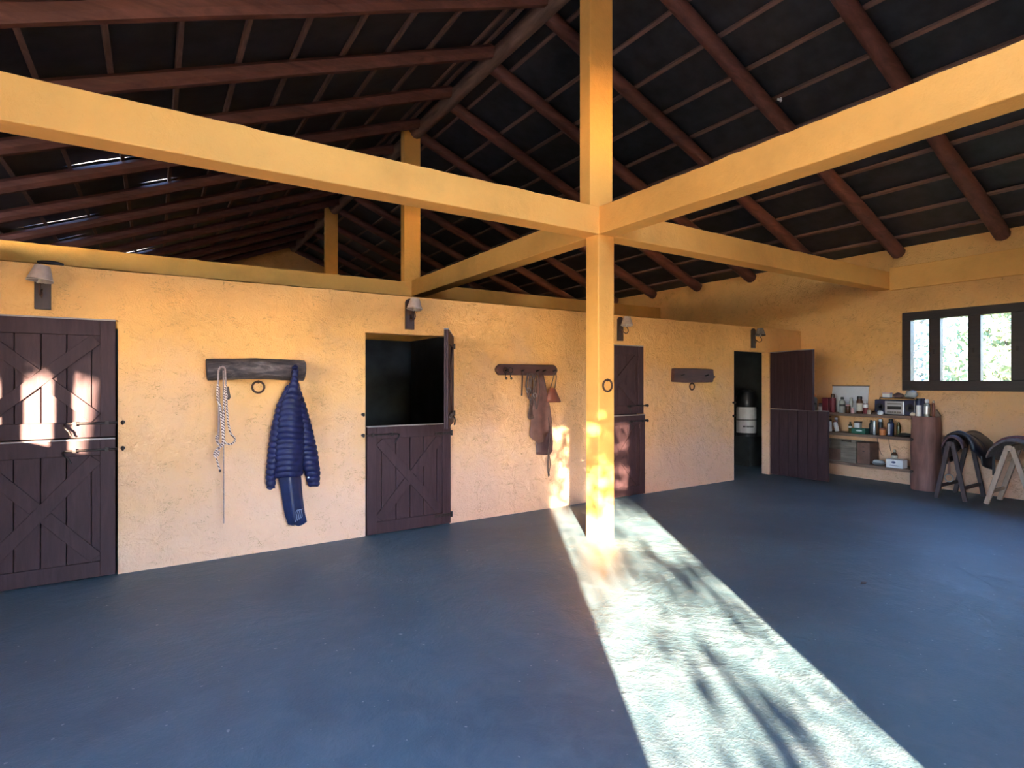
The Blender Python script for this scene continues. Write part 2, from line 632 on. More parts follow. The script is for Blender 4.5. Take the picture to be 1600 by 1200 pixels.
# felt panels, one for each bay between rafters
for side in (-1, 1):
    ys = [YF - 0.3] + (YR if side > 0 else YLf) + [YB + 0.3]
    ys = [y for y in ys if YF - 0.31 <= y <= YB + 0.31]
    up = Vector((side * PITCH, 0, 1)).normalized()
    for i in range(len(ys) - 1):
        ya, yb = ys[i], ys[i + 1]
        gap = 0.0
        b = MB()
        nx, ny = 26, 4
        grid = []
        for a in range(nx + 1):
            dx = 0.0 + 6.75 * a / nx
            x = RX + side * dx
            row = []
            ga = gb = -0.02
            if side < 0 and ya > 7:
                ga = 0.0
            if side < 0 and 8.0 < yb < 16 and 3.4 < dx < 5.9:
                gb = 0.055 * max(0, mnoise.noise((dx * 1.3, yb * 2.1, 0)) + 0.22)
                gb = gb if gb > 0.014 else -0.02
            for c in range(ny + 1):
                y = (ya + ga) + ((yb - gb) - (ya + ga)) * c / ny
                sag = 0.012 * mnoise.noise((x * 2.5, y * 1.4, side * 3)) - 0.01 * math.sin(math.pi * c / ny) * abs(math.sin(math.pi * (dx - 0.98) / 0.531))
                row.append(Vector((x, y, zroof(x))) + up * (0.046 + sag))
            grid.append(row)
        top = [[p + up * 0.012 for p in r] for r in grid]
        rows = [g + list(reversed(t)) for g, t in zip(grid, top)]
        b.loft(rows).build('roof_panel', 'felt', roof, smooth=True)

# ------------------------------------------------------------------ doors
LW_, LEAF_T = 0.965, 0.042


def leaf(parent, name, h, out, z0, plain_inside=True, bolt_z=None, x_off=0.0):
    """one door leaf, local x from hinge to free edge, outer face towards out*y. Returns the leaf (frame mesh)."""
    w = LW_
    t = LEAF_T
    f = MB()
    st, rl = 0.105, 0.125
    y0, y1 = sorted((0.0, out * t))

    def yb(a, c):
        return sorted((out * a, out * c))
    # frame: two stiles, two rails, proud of the boards
    ya, yc = yb(t - 0.02, t)
    f.box(0.004, st, ya, yc, z0, z0 + h).box(w - st, w - 0.004, ya, yc, z0, z0 + h)
    f.box(st, w - st, ya, yc, z0, z0 + rl).box(st, w - st, ya, yc, z0 + h - rl, z0 + h)
    lf = f.build(name, 'door', parent, bevel=0.004)
    # boards
    n = 6
    bw = (w - 0.008) / n
    bm_ = MB()
    ya, yc = yb(0.0, t - 0.021)
    bm_.box(-bw / 2 + 0.003, bw / 2 - 0.003, ya, yc, z0 + 0.002, z0 + h - 0.002)
    me = bm_.mesh('board')
    me.materials.append(M['door'])
    for i in range(n):
        o = link('board', me, lf, bevel=0.004)
        o.location.x = 0.004 + bw * (i + 0.5)
    # X brace: one through plank, one in two halves
    ix0, ix1, iz0, iz1 = st, w - st, z0 + rl, z0 + h - rl
    cy = out * (t - 0.012)
    bw_ = 0.095

    def plank(a, c, nm='brace'):
        d = Vector((c[0] - a[0], 0, c[1] - a[1]))
        m_ = MB()
        L = d.length
        ang = math.atan2(d.z, d.x)
        # a parallelogram cut square to the frame
        hx = bw_ / 2 / max(1e-3, abs(math.sin(ang)))
        hz = bw_ / 2 / max(1e-3, abs(math.cos(ang)))
        pts = [(a[0] - hx * 0.5, a[1]), (a[0] + hx * 0.5, a[1]), (c[0] + hx * 0.5, c[1]), (c[0] - hx * 0.5, c[1])]
        pts2 = [(max(ix0, min(ix1, x)), z) for x, z in pts]
        nrm = Vector((-d.z, 0, d.x)).normalized() * (bw_ / 2)
        dd = d.normalized()
        q = []
        for e, sgn in ((a, 1), (a, -1), (c, -1), (c, 1)):
            q.append((e[0] + nrm.x * sgn, e[1] + nrm.z * sgn))
        yy = yb(t - 0.021, t - 0.004)
        m_.prism(q, yy[0], yy[1])
        m_.build(nm, 'door', lf, bevel=0.003)
    ins = 0.03
    A, B = (ix0 + ins, iz0 + ins), (ix1 - ins, iz1 - ins)
    C, D = (ix0 + ins, iz1 - ins), (ix1 - ins, iz0 + ins)
    plank(A, B)
    mid = ((A[0] + B[0]) / 2, (A[1] + B[1]) / 2)
    dv = Vector((D[0] - C[0], D[1] - C[1]))
    dv.normalize()
    g = bw_ * 0.5 / max(0.2, abs(math.sin(2 * math.atan2(B[1] - A[1], B[0] - A[0]))))
    plank(C, (mid[0] - dv.x * g, mid[1] - dv.y * g))
    plank((mid[0] + dv.x * g, mid[1] + dv.y * g), D)
    # worn pale top edge
    ya, yc = yb(0.0, t + 0.002)
    MB().box(0.004, w - 0.004, ya, yc, z0 + h, z0 + h + 0.012).build('top_edge', 'edge', lf, bevel=0.002)
    # strap hinges
    for hz in (z0 + 0.1, z0 + h - 0.1):
        ya, yc = yb(t, t + 0.006)
        hb = MB().box(0.0, 0.2, ya, yc, hz - 0.016, hz + 0.016)
        hb.lathe([(0.013, hz - 0.03), (0.013, hz + 0.03)], (-0.004, out * (t + 0.004), 0), 8)
        hb.build('hinge', 'iron', lf)
    # sliding bolt with a bent handle
    if bolt_z:
        yy = out * (t + 0.014)
        zz = bolt_z
        bb = MB().tube([(w - 0.33, yy, zz), (w + 0.012, yy, zz)], 0.009, 8)
        bb.tube([(w - 0.33, yy, zz), (w - 0.34, yy + out * 0.012, zz - 0.008), (w - 0.33, yy + out * 0.03, zz - 0.03), (w - 0.305, yy + out * 0.035, zz - 0.055), (w - 0.295, yy + out * 0.03, zz - 0.085), (w - 0.285, yy + out * 0.03, zz - 0.095)], 0.008, 8)
        for xx in (w - 0.27, w - 0.06):
            bb.box(xx - 0.012, xx + 0.012, min(out * t, yy + out * 0.012), max(out * t, yy + out * 0.012), zz - 0.016, zz + 0.016)
        bb.build('bolt', 'iron', lf, smooth=True)
    return lf


def stall_door(n, x0, x1, hinge_right, ang_low, ang_up, label, wall_keepers=True):
    root = struct(empty('door_%d' % n, ((x0 + x1) / 2, W, 0)), label)
    hx = (x1 - 0.003) if hinge_right else (x0 + 0.003)
    closed = math.pi if hinge_right else 0.0
    out = 1 if hinge_right else -1
    for nm, h, z0, bz, ang in (('lower_leaf', 1.115, 0.015, 1.05, ang_low), ('upper_leaf', 0.955, 1.15, 1.265, ang_up)):
        lf = leaf(root, nm, h, out, z0, bolt_z=bz)
        yshift = W + 0.036 if nm == 'upper_leaf' else W + 0.006
        # open leaves pivot in front of the wall face
        if abs(ang) > 0.2:
            yshift = W - 0.012
        lf.location = (hx - (x0 + x1) / 2, yshift - W, 0)
        lf.rotation_euler = (0, 0, closed + (ang if hinge_right else -ang))
    # keepers of the bolts on the wall
    kx = (x0 - 0.03) if hinge_right else (x1 + 0.035)
    for z in (1.05, 1.265):
        k = MB()
        k.tube([(kx - (x0 + x1) / 2, -0.001, z), (kx - (x0 + x1) / 2, -0.03, z)], 0.016, 10)
        k.torus((kx - (x0 + x1) / 2, -0.04, z), 0.013, 0.008, 'x', 12, 6)
        k.build('bolt_keeper', 'iron', root, smooth=True)
    return root


stall_door(1, *DOORS[0], False, 0, 0, 'closed dark split stable door with sun patches')
stall_door(2, *DOORS[1], True, 0, R(60), 'dark split stable door with upper half swung open')
stall_door(3, *DOORS[2], False, 0, 0, 'closed dark split stable door behind the column')
stall_door(4, *DOORS[3], True, R(93), R(71), 'dark split stable door with both halves swung open')

# ------------------------------------------------------------------ windows


def window(n, xface, inward, y0, y1, z0, z1, panes, label, depth=0.13, panes_z=(1.62, 2.56)):
    """window in a wall of constant x; inward = direction into the room"""
    root = struct(empty('window_%d' % n, (xface, (y0 + y1) / 2, z0)), label)
    xc, yc = xface, (y0 + y1) / 2
    zb, zt = panes_z
    xa, xb = sorted((inward * 0.03, -inward * (depth - 0.03)))
    fr = MB()
    fr.box(xa, xb, y0 - yc, y1 - yc, 0, zb - z0).box(xa, xb, y0 - yc, y1 - yc, zt - z0, z1 - z0)
    ye = sorted([y0] + [p for q in panes for p in q] + [y1])
    fr.box(xa, xb, ye[0] - yc, ye[1] - yc, zb - z0, zt - z0).box(xa, xb, ye[-2] - yc, ye[-1] - yc, zb - z0, zt - z0)
    fr.build('window_frame', 'window', root, bevel=0.006)
    ps = sorted(panes)
    for (a0, a1), (b0, b1) in zip(ps[:-1], ps[1:]):
        MB().box(xa + 0.012, xb - 0.012, a1 - yc, b0 - yc, zb - z0, zt - z0).build('mullion', 'window', root, bevel=0.006)
        m_ = (a1 + b0) / 2
        sx = inward * 0.036
        MB().box(min(sx, sx + inward * 0.012), max(sx, sx + inward * 0.012), m_ - yc - 0.014, m_ - yc + 0.014, 0.55, 0.62).build('latch', 'iron', root, bevel=0.003)
    for a0, a1 in ps:
        gx = -inward * (depth / 2 - 0.03)
        MB().box(gx - 0.002, gx + 0.002, a0 - yc - 0.008, a1 - yc + 0.008, zb - z0 - 0.008, zt - z0 + 0.008).build('pane', 'glass', root)
    return root


window(1, XR, -1, WIN_Y0, WIN_Y1, WIN_Z0, WIN_Z1, [(3.673, 3.911), (3.191, 3.526), (2.712, 3.043), (2.23, 2.56), (1.74, 2.08)], 'long dark framed window above the saddle stands')
window(2, XL, 1, LW0, LW1, 1.47, 2.685, [(3.66, 3.92), (3.14, 3.47), (2.63, 2.975), (2.19, 2.49)], 'dark framed window in the opposite side wall', 0.05)
window(3, XL, 1, LV0, LV1, 0.85, 3.45, [(-0.48, 0.08), (0.14, 0.7), (0.76, 1.32), (1.38, 1.92)], 'added tall dark framed window in the opposite side wall', 0.05, (0.93, 3.37))  # added and unseen, brings in more daylight from the left

# unseen gable window behind the camera, added to light the beams
g = struct(empty('window_4', ((GX0 + GX1) / 2, YF - 0.08, 3.72)), 'added unseen gable window above the entrance wall')
fb = MB()
hw = (GX1 - GX0) / 2
fb.box(-hw, hw, -0.03, 0.03, 0, 0.07).box(-hw, hw, -0.03, 0.03, GZ1 - 3.79, GZ1 - 3.72)
for q in (-hw, hw - 0.07):
    fb.box(q, q + 0.07, -0.03, 0.03, 0.07, GZ1 - 3.79)
fb.build('window_frame', 'window', g)
for q in (-0.8, 0.0, 0.8):
    MB().box(q - 0.03, q + 0.03, -0.03, 0.03, 0.07, GZ1 - 3.79).build('mullion', 'window', g)
for q in range(4):
    MB().box(-hw + 0.05 + q * (2 * hw - 0.1) / 4, -hw + 0.05 + (q + 1) * (2 * hw - 0.1) / 4, -0.002, 0.002, 0.06, GZ1 - 3.78).build('pane', 'glass', g)
# ------------------------------------------------------------------ outdoors
M['grass'] = simple('meadow', (0.16, 0.17, 0.06), 0.9, var=0.5, scale=1.5, bmp=0.2)
M['bark'] = make_wood('bark', (0.12, 0.085, 0.06), 'z', 0.9, 0.5, 3.0, 0.8)


def leaf_mat(name, col, tint):
    m, nt, b_ = new_mat(name)
    n = noise_tex(nt, coords(nt), 3.0, 3)
    c = ramp(nt, n, [(0.35, tuple(x * 0.6 for x in col)), (0.6, col), (0.75, tint)])
    nt.links.new(c, b_.inputs['Base Color'])
    b_.inputs['Roughness'].default_value = 0.5
    out = nt.nodes['Material Output']
    tr = N(nt, 'ShaderNodeBsdfTranslucent')
    nt.links.new(c, tr.inputs[0])
    mx = N(nt, 'ShaderNodeMixShader')
    mx.inputs[0].default_value = 0.35
    nt.links.new(b_.outputs[0], mx.inputs[1])
    nt.links.new(tr.outputs[0], mx.inputs[2])
    nt.links.new(mx.outputs[0], out.inputs['Surface'])
    return m


M['leaf_a'] = leaf_mat('leaf_green', (0.16, 0.2, 0.075), (0.42, 0.36, 0.12))
M['leaf_c'] = leaf_mat('leaf_pale_green', (0.26, 0.32, 0.17), (0.5, 0.46, 0.2))
M['leaf_d'] = leaf_mat('leaf_silver', (0.24, 0.3, 0.29), (0.42, 0.46, 0.38))
M['leaf_b'] = leaf_mat('leaf_blue_green', (0.16, 0.21, 0.15), (0.3, 0.34, 0.2))
struct(MB().box(-60, 70, -60, 70, -0.3, -0.13).build('ground_outside', 'grass'))
M['bounce_ground'] = simple('pale_bounce_ground', (0.45, 0.41, 0.35), 0.9, var=0.2, scale=25, bmp=0.3)
struct(MB().box(-16, 14, -18, YF - 0.17, -0.14, -0.06).box(-16, XL - 0.17, YF - 0.17, 16, -0.14, -0.06).build('bounce_yard', 'bounce_ground'))  # added pale ground, bounces daylight up to beams and roof


def tree(name, loc, trunk_h, trunk_r, blobs, nleaf, size, mat, label, group, lean=0.0, clump=0):
    """trunk with limbs plus a crown of leaf blades spread through ellipsoid blobs (centre, radii, weight)"""
    t = tag(empty(name, loc), label, 'tree', group)
    b = MB()
    pts = [(lean * z / trunk_h + 0.04 * mnoise.noise((z, loc[0], 1)), 0.04 * mnoise.noise((z, loc[1], 2)), z - 0.15) for z in [trunk_h * i / 8 for i in range(9)]]
    b.tube(pts, [trunk_r * (1.15 - 0.45 * i / 8) for i in range(9)], 9, jit=0.06)
    top = Vector(pts[-1])
    for c, r, wgt in blobs:
        c = Vector(c)
        midp = top.lerp(c, 0.5) + Vector((0, 0, 0.1))
        b.tube([top - Vector((0, 0, 0.2)), midp, c], [trunk_r * 0.5, trunk_r * 0.3, trunk_r * 0.12], 6)
        for _ in range(5):
            e = c + Vector([random.uniform(-1, 1) * q * 0.85 for q in r])
            b.tube([midp, midp.lerp(e, 0.6) + Vector((0, 0, 0.06)), e], [trunk_r * 0.22, trunk_r * 0.13, trunk_r * 0.05], 5)
    b.build('trunk', 'bark', t, smooth=True)
    L = MB()
    tot = sum(w for _, _, w in blobs)
    for c, r, wgt in blobs:
        seeds = [Vector([random.uniform(-0.75, 0.75) for _ in range(3)]) for _ in range(max(4, int(clump * wgt)))]
        for _ in range(int(nleaf * wgt / tot)):
            while True:
                q = Vector([random.uniform(-1, 1) for _ in range(3)])
                if 0.15 < q.length < 1:
                    break
            if clump:
                q = random.choice(seeds) + Vector([random.gauss(0, 0.13) for _ in range(3)])
            p = Vector(c) + Vector((q.x * r[0], q.y * r[1], q.z * r[2]))
            s = size * random.uniform(0.6, 1.3)
            a = Vector([random.gauss(0, 1) for _ in range(3)]).normalized()
            d = a.cross(Vector([random.gauss(0, 1) for _ in range(3)])).normalized()
            L.add([p - a * s, p + d * s * 0.4, p + a * s, p - d * s * 0.4], [(0, 1, 2, 3)])
    me = bpy.data.meshes.new('foliage')
    me.from_pydata(L.v, [], L.f)
    me.materials.append(M[mat])
    link('foliage', me, t)
    return t


def latfwd(lat, fwd):
    c_, s_ = math.cos(R(YAW)), math.sin(R(YAW))
    return (lat * c_ + fwd * s_, -lat * s_ + fwd * c_)


# trees between the low sun and the building
GT = 'trees outside the entrance'
x, y = latfwd(-3.97, -2.6)
tree('shade_tree', (x, y, -0.13), 3.1, 0.12, [((0.1, -0.15, 3.75), (0.7, 0.6, 0.75), 1.3), ((-0.5, 0.3, 4.6), (0.7, 0.7, 0.7), 1)], 3600, 0.09, 'leaf_a', 'slim tree beside the twin window of the opposite wall', GT)
x, y = latfwd(-3.16, -5.2)
tree('shade_tree', (x, y, -0.13), 4.3, 0.17, [((-0.35, 0.25, 4.3), (0.8, 0.8, 0.85), 1.3), ((0.1, -0.1, 5.2), (0.8, 0.8, 0.8), 1)], 3600, 0.09, 'leaf_a', 'slim tree between the side windows and the yard', GT)
x, y = latfwd(-2.1, -3.6)
tree('sun_blocker', (x, y, -0.13), 1.2, 0.1, [((0, 0, 1.6), (1.0, 1.0, 1.1), 1), ((0, 0, 2.8), (1.05, 1.05, 1.1), 1), ((0, 0, 3.9), (1.0, 1.0, 1.0), 1)], 24000, 0.13, 'leaf_b', 'added dense tree blocking sun from the tall side window', GT)  # added unseen crown, keeps the sun out of the tall side window
x, y = latfwd(2.3, -5.0)
tree('shade_tree', (x, y, -0.13), 2.2, 0.05, [((-0.95, 0.6, 2.75), (1.0, 1.0, 0.62), 1.6), ((-0.95, 0.6, 3.45), (1.1, 1.1, 0.6), 1.8), ((-0.95, 0.6, 1.6), (1.0, 1.0, 0.55), 0.27)], 5100, 0.062, 'leaf_a', 'spreading tree in front of the entrance', GT, clump=60)
x, y = latfwd(2.7, -7.6)
tree('sun_blocker', (x, y, -0.13), 3.8, 0.12, [((-0.55, 0.35, 5.7), (2.0, 2.0, 1.45), 1), ((-0.3, 0.3, 6.4), (1.9, 1.9, 1.2), 0.6)], 36000, 0.16, 'leaf_b', 'added tall dense tree blocking sun from the gable opening', GT)  # added unseen crown, keeps the sun out of the gable opening
for k in range(5):  # added unseen row, dims the low sky through the doorway
    x, y = latfwd(-7.0 + 4.0 * k, -22.0 - (k % 2))
    tree('sky_blocker', (x, y, -0.13), 0.8, 0.12, [((0, 0, 1.7), (2.1, 1.2, 1.6), 1)], 3000, 0.2, 'leaf_b', ['first', 'second', 'third', 'fourth', 'fifth'][k] + ' added low tree cutting the sky glow at the doorway', 'added low trees cutting the sky glow')
# trees seen through the window
for i, (px, py, hh, mt, lb) in enumerate([
        (15.0, 3.9, 1.6, 'leaf_c', 'sunlit pale green tree outside the window, nearest the shelf'),
        (19.5, 8.2, 2.0, 'leaf_d', 'bluish green tree outside the window behind the first pane'),
        (16.0, -0.2, 1.8, 'leaf_d', 'bluish green tree outside the window near its far panes'),
        (20.5, 3.6, 2.4, 'leaf_c', 'taller tree standing back from the window')]):
    tree('garden_tree', (px, py, -0.13), hh, 0.12, [((0, 0, hh + 0.6), (1.5, 1.7, 1.4), 2), ((0.3, -0.3, hh + 1.7), (1.2, 1.3, 1.1), 1), ((-0.3, 0.2, hh - 0.5), (1.4, 1.6, 1.0), 1)], 5200, 0.11, mt, lb, 'trees outside the window')


# ------------------------------------------------------------------ more materials
M['shade'] = simple('lampshade_cloth', (0.42, 0.31, 0.24), 0.8, var=0.1, scale=30)
M['shade_grey'] = simple('stained_lampshade_cloth', (0.2, 0.16, 0.13), 0.8, var=0.3, scale=30)
M['plate'] = make_wood('lamp_board_wood', (0.05, 0.027, 0.022), 'z', 0.5, 0.4)
def bark_log():
    m, nt, b_ = new_mat('weathered_log')
    n1 = noise_tex(nt, coords(nt, (0.3, 1, 1)), 16.0, 6, 0.7, 1.2)
    n2 = noise_tex(nt, coords(nt, (0.5, 1, 1)), 5.0, 4, 0.6, 0.8)
    c = ramp(nt, math_node(nt, 'ADD', math_node(nt, 'MULTIPLY', n1, 0.6), math_node(nt, 'MULTIPLY', n2, 0.4)), [(0.4, (0.018, 0.012, 0.014)), (0.52, (0.07, 0.05, 0.048)), (0.64, (0.2, 0.15, 0.13))])
    nt.links.new(c, b_.inputs['Base Color'])
    b_.inputs['Roughness'].default_value = 0.8
    bump(nt, b_, n1, 1.0, 0.02)
    return m


M['log'] = bark_log()
M['rackwood'] = make_wood('reddish_rack_wood', (0.085, 0.034, 0.026), 'x', 0.6, 0.45, 3.0, 0.5)
M['navy'] = simple('navy_nylon', (0.0115, 0.0135, 0.055), 0.45, var=0.35, scale=20, bmp=0.15, spec=0.25)
M['navy_shiny'] = simple('navy_shell_fabric', (0.011, 0.018, 0.06), 0.3, var=0.3, scale=9, bmp=0.25)
M['print'] = simple('pale_print', (0.35, 0.38, 0.5), 0.6, var=0.1)
M['leather'] = simple('brown_leather', (0.145, 0.062, 0.048), 0.55, var=0.4, scale=8, bmp=0.25)
M['leather_dk'] = simple('dark_leather', (0.085, 0.04, 0.042), 0.5, var=0.4, scale=10, bmp=0.25)
M['leather_red'] = simple('reddish_leather', (0.2, 0.052, 0.03), 0.5, var=0.25, scale=10, bmp=0.2)
M['strap'] = simple('strap_leather', (0.07, 0.035, 0.026), 0.5, var=0.4, scale=30, bmp=0.2)
M['white'] = simple('white_plastic', (0.72, 0.7, 0.7), 0.4, var=0.06)
M['cream'] = simple('cream_plastic', (0.55, 0.45, 0.34), 0.45, var=0.1)
M['black'] = simple('black_plastic', (0.012, 0.012, 0.014), 0.4, var=0.2)
M['grey'] = simple('grey_plastic', (0.2, 0.2, 0.2), 0.5, var=0.1)
M['red'] = simple('dark_red_label', (0.16, 0.016, 0.026), 0.45, var=0.2)
M['green'] = simple('green_carton', (0.015, 0.1, 0.06), 0.5, var=0.2)
M['olive'] = simple('olive_glass', (0.09, 0.075, 0.025), 0.25, var=0.2)
M['brown'] = simple('brown_glass', (0.06, 0.022, 0.01), 0.2, var=0.2)
M['orange'] = simple('orange_label', (0.6, 0.2, 0.06), 0.5, var=0.1)
M['pink'] = simple('pink_label', (0.6, 0.36, 0.36), 0.5, var=0.1)
M['silver'] = simple('silver_tin', (0.5, 0.52, 0.56), 0.3, 0.8, var=0.1)
M['dkblue'] = simple('dark_blue_plastic', (0.014, 0.018, 0.06), 0.35, var=0.2)
M['clear'] = simple('cloudy_clear_plastic', (0.33, 0.33, 0.31), 0.2, var=0.1)
M['card'] = simple('brown_cardboard', (0.15, 0.075, 0.052), 0.8, var=0.25, scale=6)
M['crate'] = make_wood('old_crate_wood', (0.21, 0.16, 0.12), 'y', 0.8, 0.4)
M['trunkwood'] = make_wood('reddish_trunk', (0.22, 0.1, 0.08), 'z', 0.7, 0.45, 2.0, 0.7)
M['shelf'] = make_wood('shelf_plank', (0.2, 0.12, 0.085), 'y', 0.6, 0.4)
M['pine'] = make_wood('pale_pine', (0.52, 0.36, 0.26), 'z', 0.6, 0.2, 3.0, 0.2)
M['trestle'] = make_wood('dark_trestle_wood', (0.075, 0.05, 0.05), 'z', 0.6, 0.4)
M['saddle'] = simple('black_saddle_leather', (0.013, 0.013, 0.02), 0.4, var=0.4, scale=6, bmp=0.3)
M['blanket'] = simple('grey_wool_blanket', (0.16, 0.13, 0.13), 0.95, var=0.3, scale=25, bmp=0.5)
M['blanket_red'] = simple('faded_red_felt', (0.16, 0.06, 0.06), 0.95, var=0.3, scale=25, bmp=0.4)
M['paper'] = simple('white_board', (0.6, 0.6, 0.64), 0.6, var=0.04)
M['bluemark'] = simple('blue_print', (0.02, 0.03, 0.12), 0.6, var=0.05)


def rope_mat():
    m, nt, b_ = new_mat('braided_rope')
    v = coords(nt, (1, 1, 1))
    w_ = N(nt, 'ShaderNodeTexWave')
    w_.inputs['Scale'].default_value = 26.0
    w_.inputs['Distortion'].default_value = 2.5
    w_.bands_direction = 'DIAGONAL'
    nt.links.new(v, w_.inputs['Vector'])
    c = ramp(nt, w_.outputs['Fac'], [(0.3, (0.11, 0.05, 0.045)), (0.45, (0.74, 0.56, 0.46))])
    nt.links.new(c, b_.inputs['Base Color'])
    b_.inputs['Roughness'].default_value = 0.9
    return m


M['rope'] = rope_mat()
M['cordmat'] = simple('pinkish_cord', (0.33, 0.22, 0.19), 0.85, var=0.3, scale=60)

# ------------------------------------------------------------------ wall lamps
G_LAMP = 'wall lamps over the stall doors'


def wall_lamp(x, label, shade='shade'):
    t = tag(empty('wall_lamp', (x, W, 2.17)), label, 'lamp', G_LAMP)
    hw, h = 0.05, 0.33
    ol = [(-hw, 0), (hw, 0), (hw, h - 0.045)] + [(hw * math.cos(a), h - 0.045 + 0.045 * math.sin(a)) for a in [math.pi * k / 8 for k in range(1, 8)]] + [(-hw, h - 0.045)]
    MB().prism(ol, -0.028, 0.0).build('backplate', 'plate', t, bevel=0.003)
    # curled iron arm
    arm = MB()
    arm.tube([(0, -0.028, 0.155), (0, -0.05, 0.15), (0, -0.085, 0.115), (0, -0.12, 0.095), (0, -0.155, 0.1), (0, -0.172, 0.125), (0, -0.165, 0.15), (0, -0.15, 0.165), (0, -0.145, 0.19)], 0.006, 7)
    cur = [(0, -0.03 - 0.022 * (1 - math.cos(a)) * 0.9, 0.105 + 0.022 * math.sin(a) * 1.2) for a in [k * 0.6 for k in range(8)]]
    arm.tube(cur, 0.005, 6)
    arm.build('arm', 'rust', t, smooth=True)
    MB().lathe([(0.018, 0.185), (0.022, 0.19), (0.012, 0.2), (0.012, 0.235)], (0, -0.145, 0), 10).build('socket', 'cream', t, smooth=True)
    MB().lathe([(0.006, 0.235), (0.02, 0.255), (0.016, 0.285), (0.004, 0.305)], (0, -0.145, 0), 10).build('bulb', 'white', t, smooth=True)
    tl_ = Matrix.Rotation(R(7), 3, 'Y') @ Matrix.Rotation(R(-6), 3, 'X')
    pr = [(0.082, 0.0), (0.048, 0.115), (0.046, 0.115), (0.08, 0.0)]
    sh = MB()
    n = 20
    rings = [[tl_ @ Vector((r * math.cos(2 * math.pi * k / n), r * math.sin(2 * math.pi * k / n), z)) + Vector((0, -0.145, 0.205)) for k in range(n)] for r, z in pr]
    rings.append(rings[0])
    sh.loft(rings, cap=False)
    s_ = sh.build('lamp_shade', shade, t, smooth=True)
    MB().torus((0, -0.145, 0.208), 0.081, 0.0028, 'z', 20, 5).build('rim', 'cream' if shade == 'shade' else 'iron', s_)
    return t


wall_lamp(-0.73, 'wall lamp with pale cloth shade above the closed door with sun patches')
wall_lamp(2.328, 'wall lamp with pale cloth shade above the half open stable door')
wall_lamp(5.425, 'wall lamp with pale shade and curled arm just behind the column')
wall_lamp(8.465, 'wall lamp with dull stained shade above the wide open stable door', 'shade_grey')

# dark bar lying on the wall top
b = MB()
b.tube([(-0.77, W + 0.03, 2.545), (-0.735, W + 0.03, 2.55), (-0.69, W + 0.03, 2.549), (-0.64, W + 0.03, 2.545), (-0.605, W + 0.03, 2.54)], [0.011, 0.014, 0.016, 0.015, 0.009], 8, jit=0.1)
b.tube([(-0.755, W + 0.03, 2.55), (-0.755, W + 0.025, 2.52)], 0.006, 6).tube([(-0.62, W + 0.03, 2.545), (-0.62, W + 0.025, 2.52)], 0.006, 6)
tag(b.build('iron_bar', 'iron', smooth=True), 'short dark iron bar lying on the wall top above a lamp', 'bar')

# ------------------------------------------------------------------ coat racks


def half_log(name, x0, x1, zc, r, mat, label, depth=0.1):
    t = tag(empty(name, ((x0 + x1) / 2, W, zc)), label, 'coat rack', 'racks on the stall wall')
    L = x1 - x0
    pts, rad = [], []
    for i in range(13):
        q = -L / 2 + L * i / 12
        pts.append((q, -depth, 0.012 * math.cos(math.pi * q / L) + 0.006 * mnoise.noise((q * 5, zc, 0))))
        rad.append(r * (1 + 0.05 * mnoise.noise((q * 4, 3, zc))))
    MB().tube(pts, rad, 14, jit=0.025).build('log', mat, t, smooth=True, bevel=0.006)
    for q in (-L * 0.4, L * 0.4):
        MB().box(q - 0.03, q + 0.03, -depth, 0.0, -0.03, 0.03).build('bracket', mat, t)
    return t


def pegs(t, zs, ypos=-0.2):
    for q, z in zs:
        MB().tube([(q, ypos + 0.06, z), (q, ypos - 0.03, z + 0.018)], [0.011, 0.009], 8).build('peg', 'iron', t, smooth=True)


t = half_log('log_rack', 0.392, 1.215, 1.71, 0.098, 'log', 'thick weathered log rack carrying the halter and the blue jacket')
pegs(t, [(-0.31, 0.01), (0.29, 0.02)])


def plank_rack(x0, x1, z0, z1, mat, label, ends=True, notch=False):
    t = tag(empty('plank_rack', ((x0 + x1) / 2, W, z0)), label, 'coat rack', 'racks on the stall wall')
    L, h = x1 - x0, z1 - z0
    if ends:
        ol = [(-L / 2 + 0.04, 0), (L / 2 - 0.04, 0), (L / 2 - 0.01, h * 0.3), (L / 2, h * 0.5), (L / 2 - 0.015, h * 0.75), (L / 2 - 0.05, h), (-L / 2 + 0.05, h), (-L / 2 + 0.015, h * 0.75), (-L / 2, h * 0.5), (-L / 2 + 0.01, h * 0.3)]
    else:
        ol = [(-L / 2, 0.012), (-L * 0.2, 0), (L / 2 - 0.03, 0.004), (L / 2 - 0.01, h * 0.3), (L / 2 + 0.03, h * 0.34), (L / 2 + 0.03, h * 0.46), (L / 2 - 0.005, h * 0.5), (L / 2 - 0.02, h - 0.008), (0, h), (-L / 2 + 0.01, h - 0.004)]
    MB().prism(ol, -0.06, 0.0).build('plank', mat, t, bevel=0.012)
    return t, L, h


t2, L2, h2 = plank_rack(3.40, 4.31, 1.683, 1.815, 'rackwood', 'reddish plank rack with rounded ends carrying leather tack')
pegs(t2, [(q, h2 * 0.35) for q in (-0.33, -0.1, 0.12, 0.22, 0.38)], -0.09)
t3, L3, h3 = plank_rack(6.46, 7.39, 1.592, 1.808, 'rackwood', 'short bare plank rack between the column and the far door', False)
pegs(t3, [(-0.3, 0.1), (0.25, 0.1)], -0.09)


def iron_ring(loc, label, axis='y', r=0.052):
    t = tag(empty('iron_ring', loc), label, 'ring', 'iron tethering rings')
    MB().torus((0, -0.018, -r), r, 0.0095, axis, 22, 8).build('ring', 'rust', t, smooth=True)
    MB().tube([(0, 0.0, 0.0), (0, -0.02, 0.006), (0, -0.032, -0.004), (0, -0.02, -0.014), (0, -0.004, -0.012)], 0.006, 7).build('staple', 'rust', t, smooth=True)
    return t


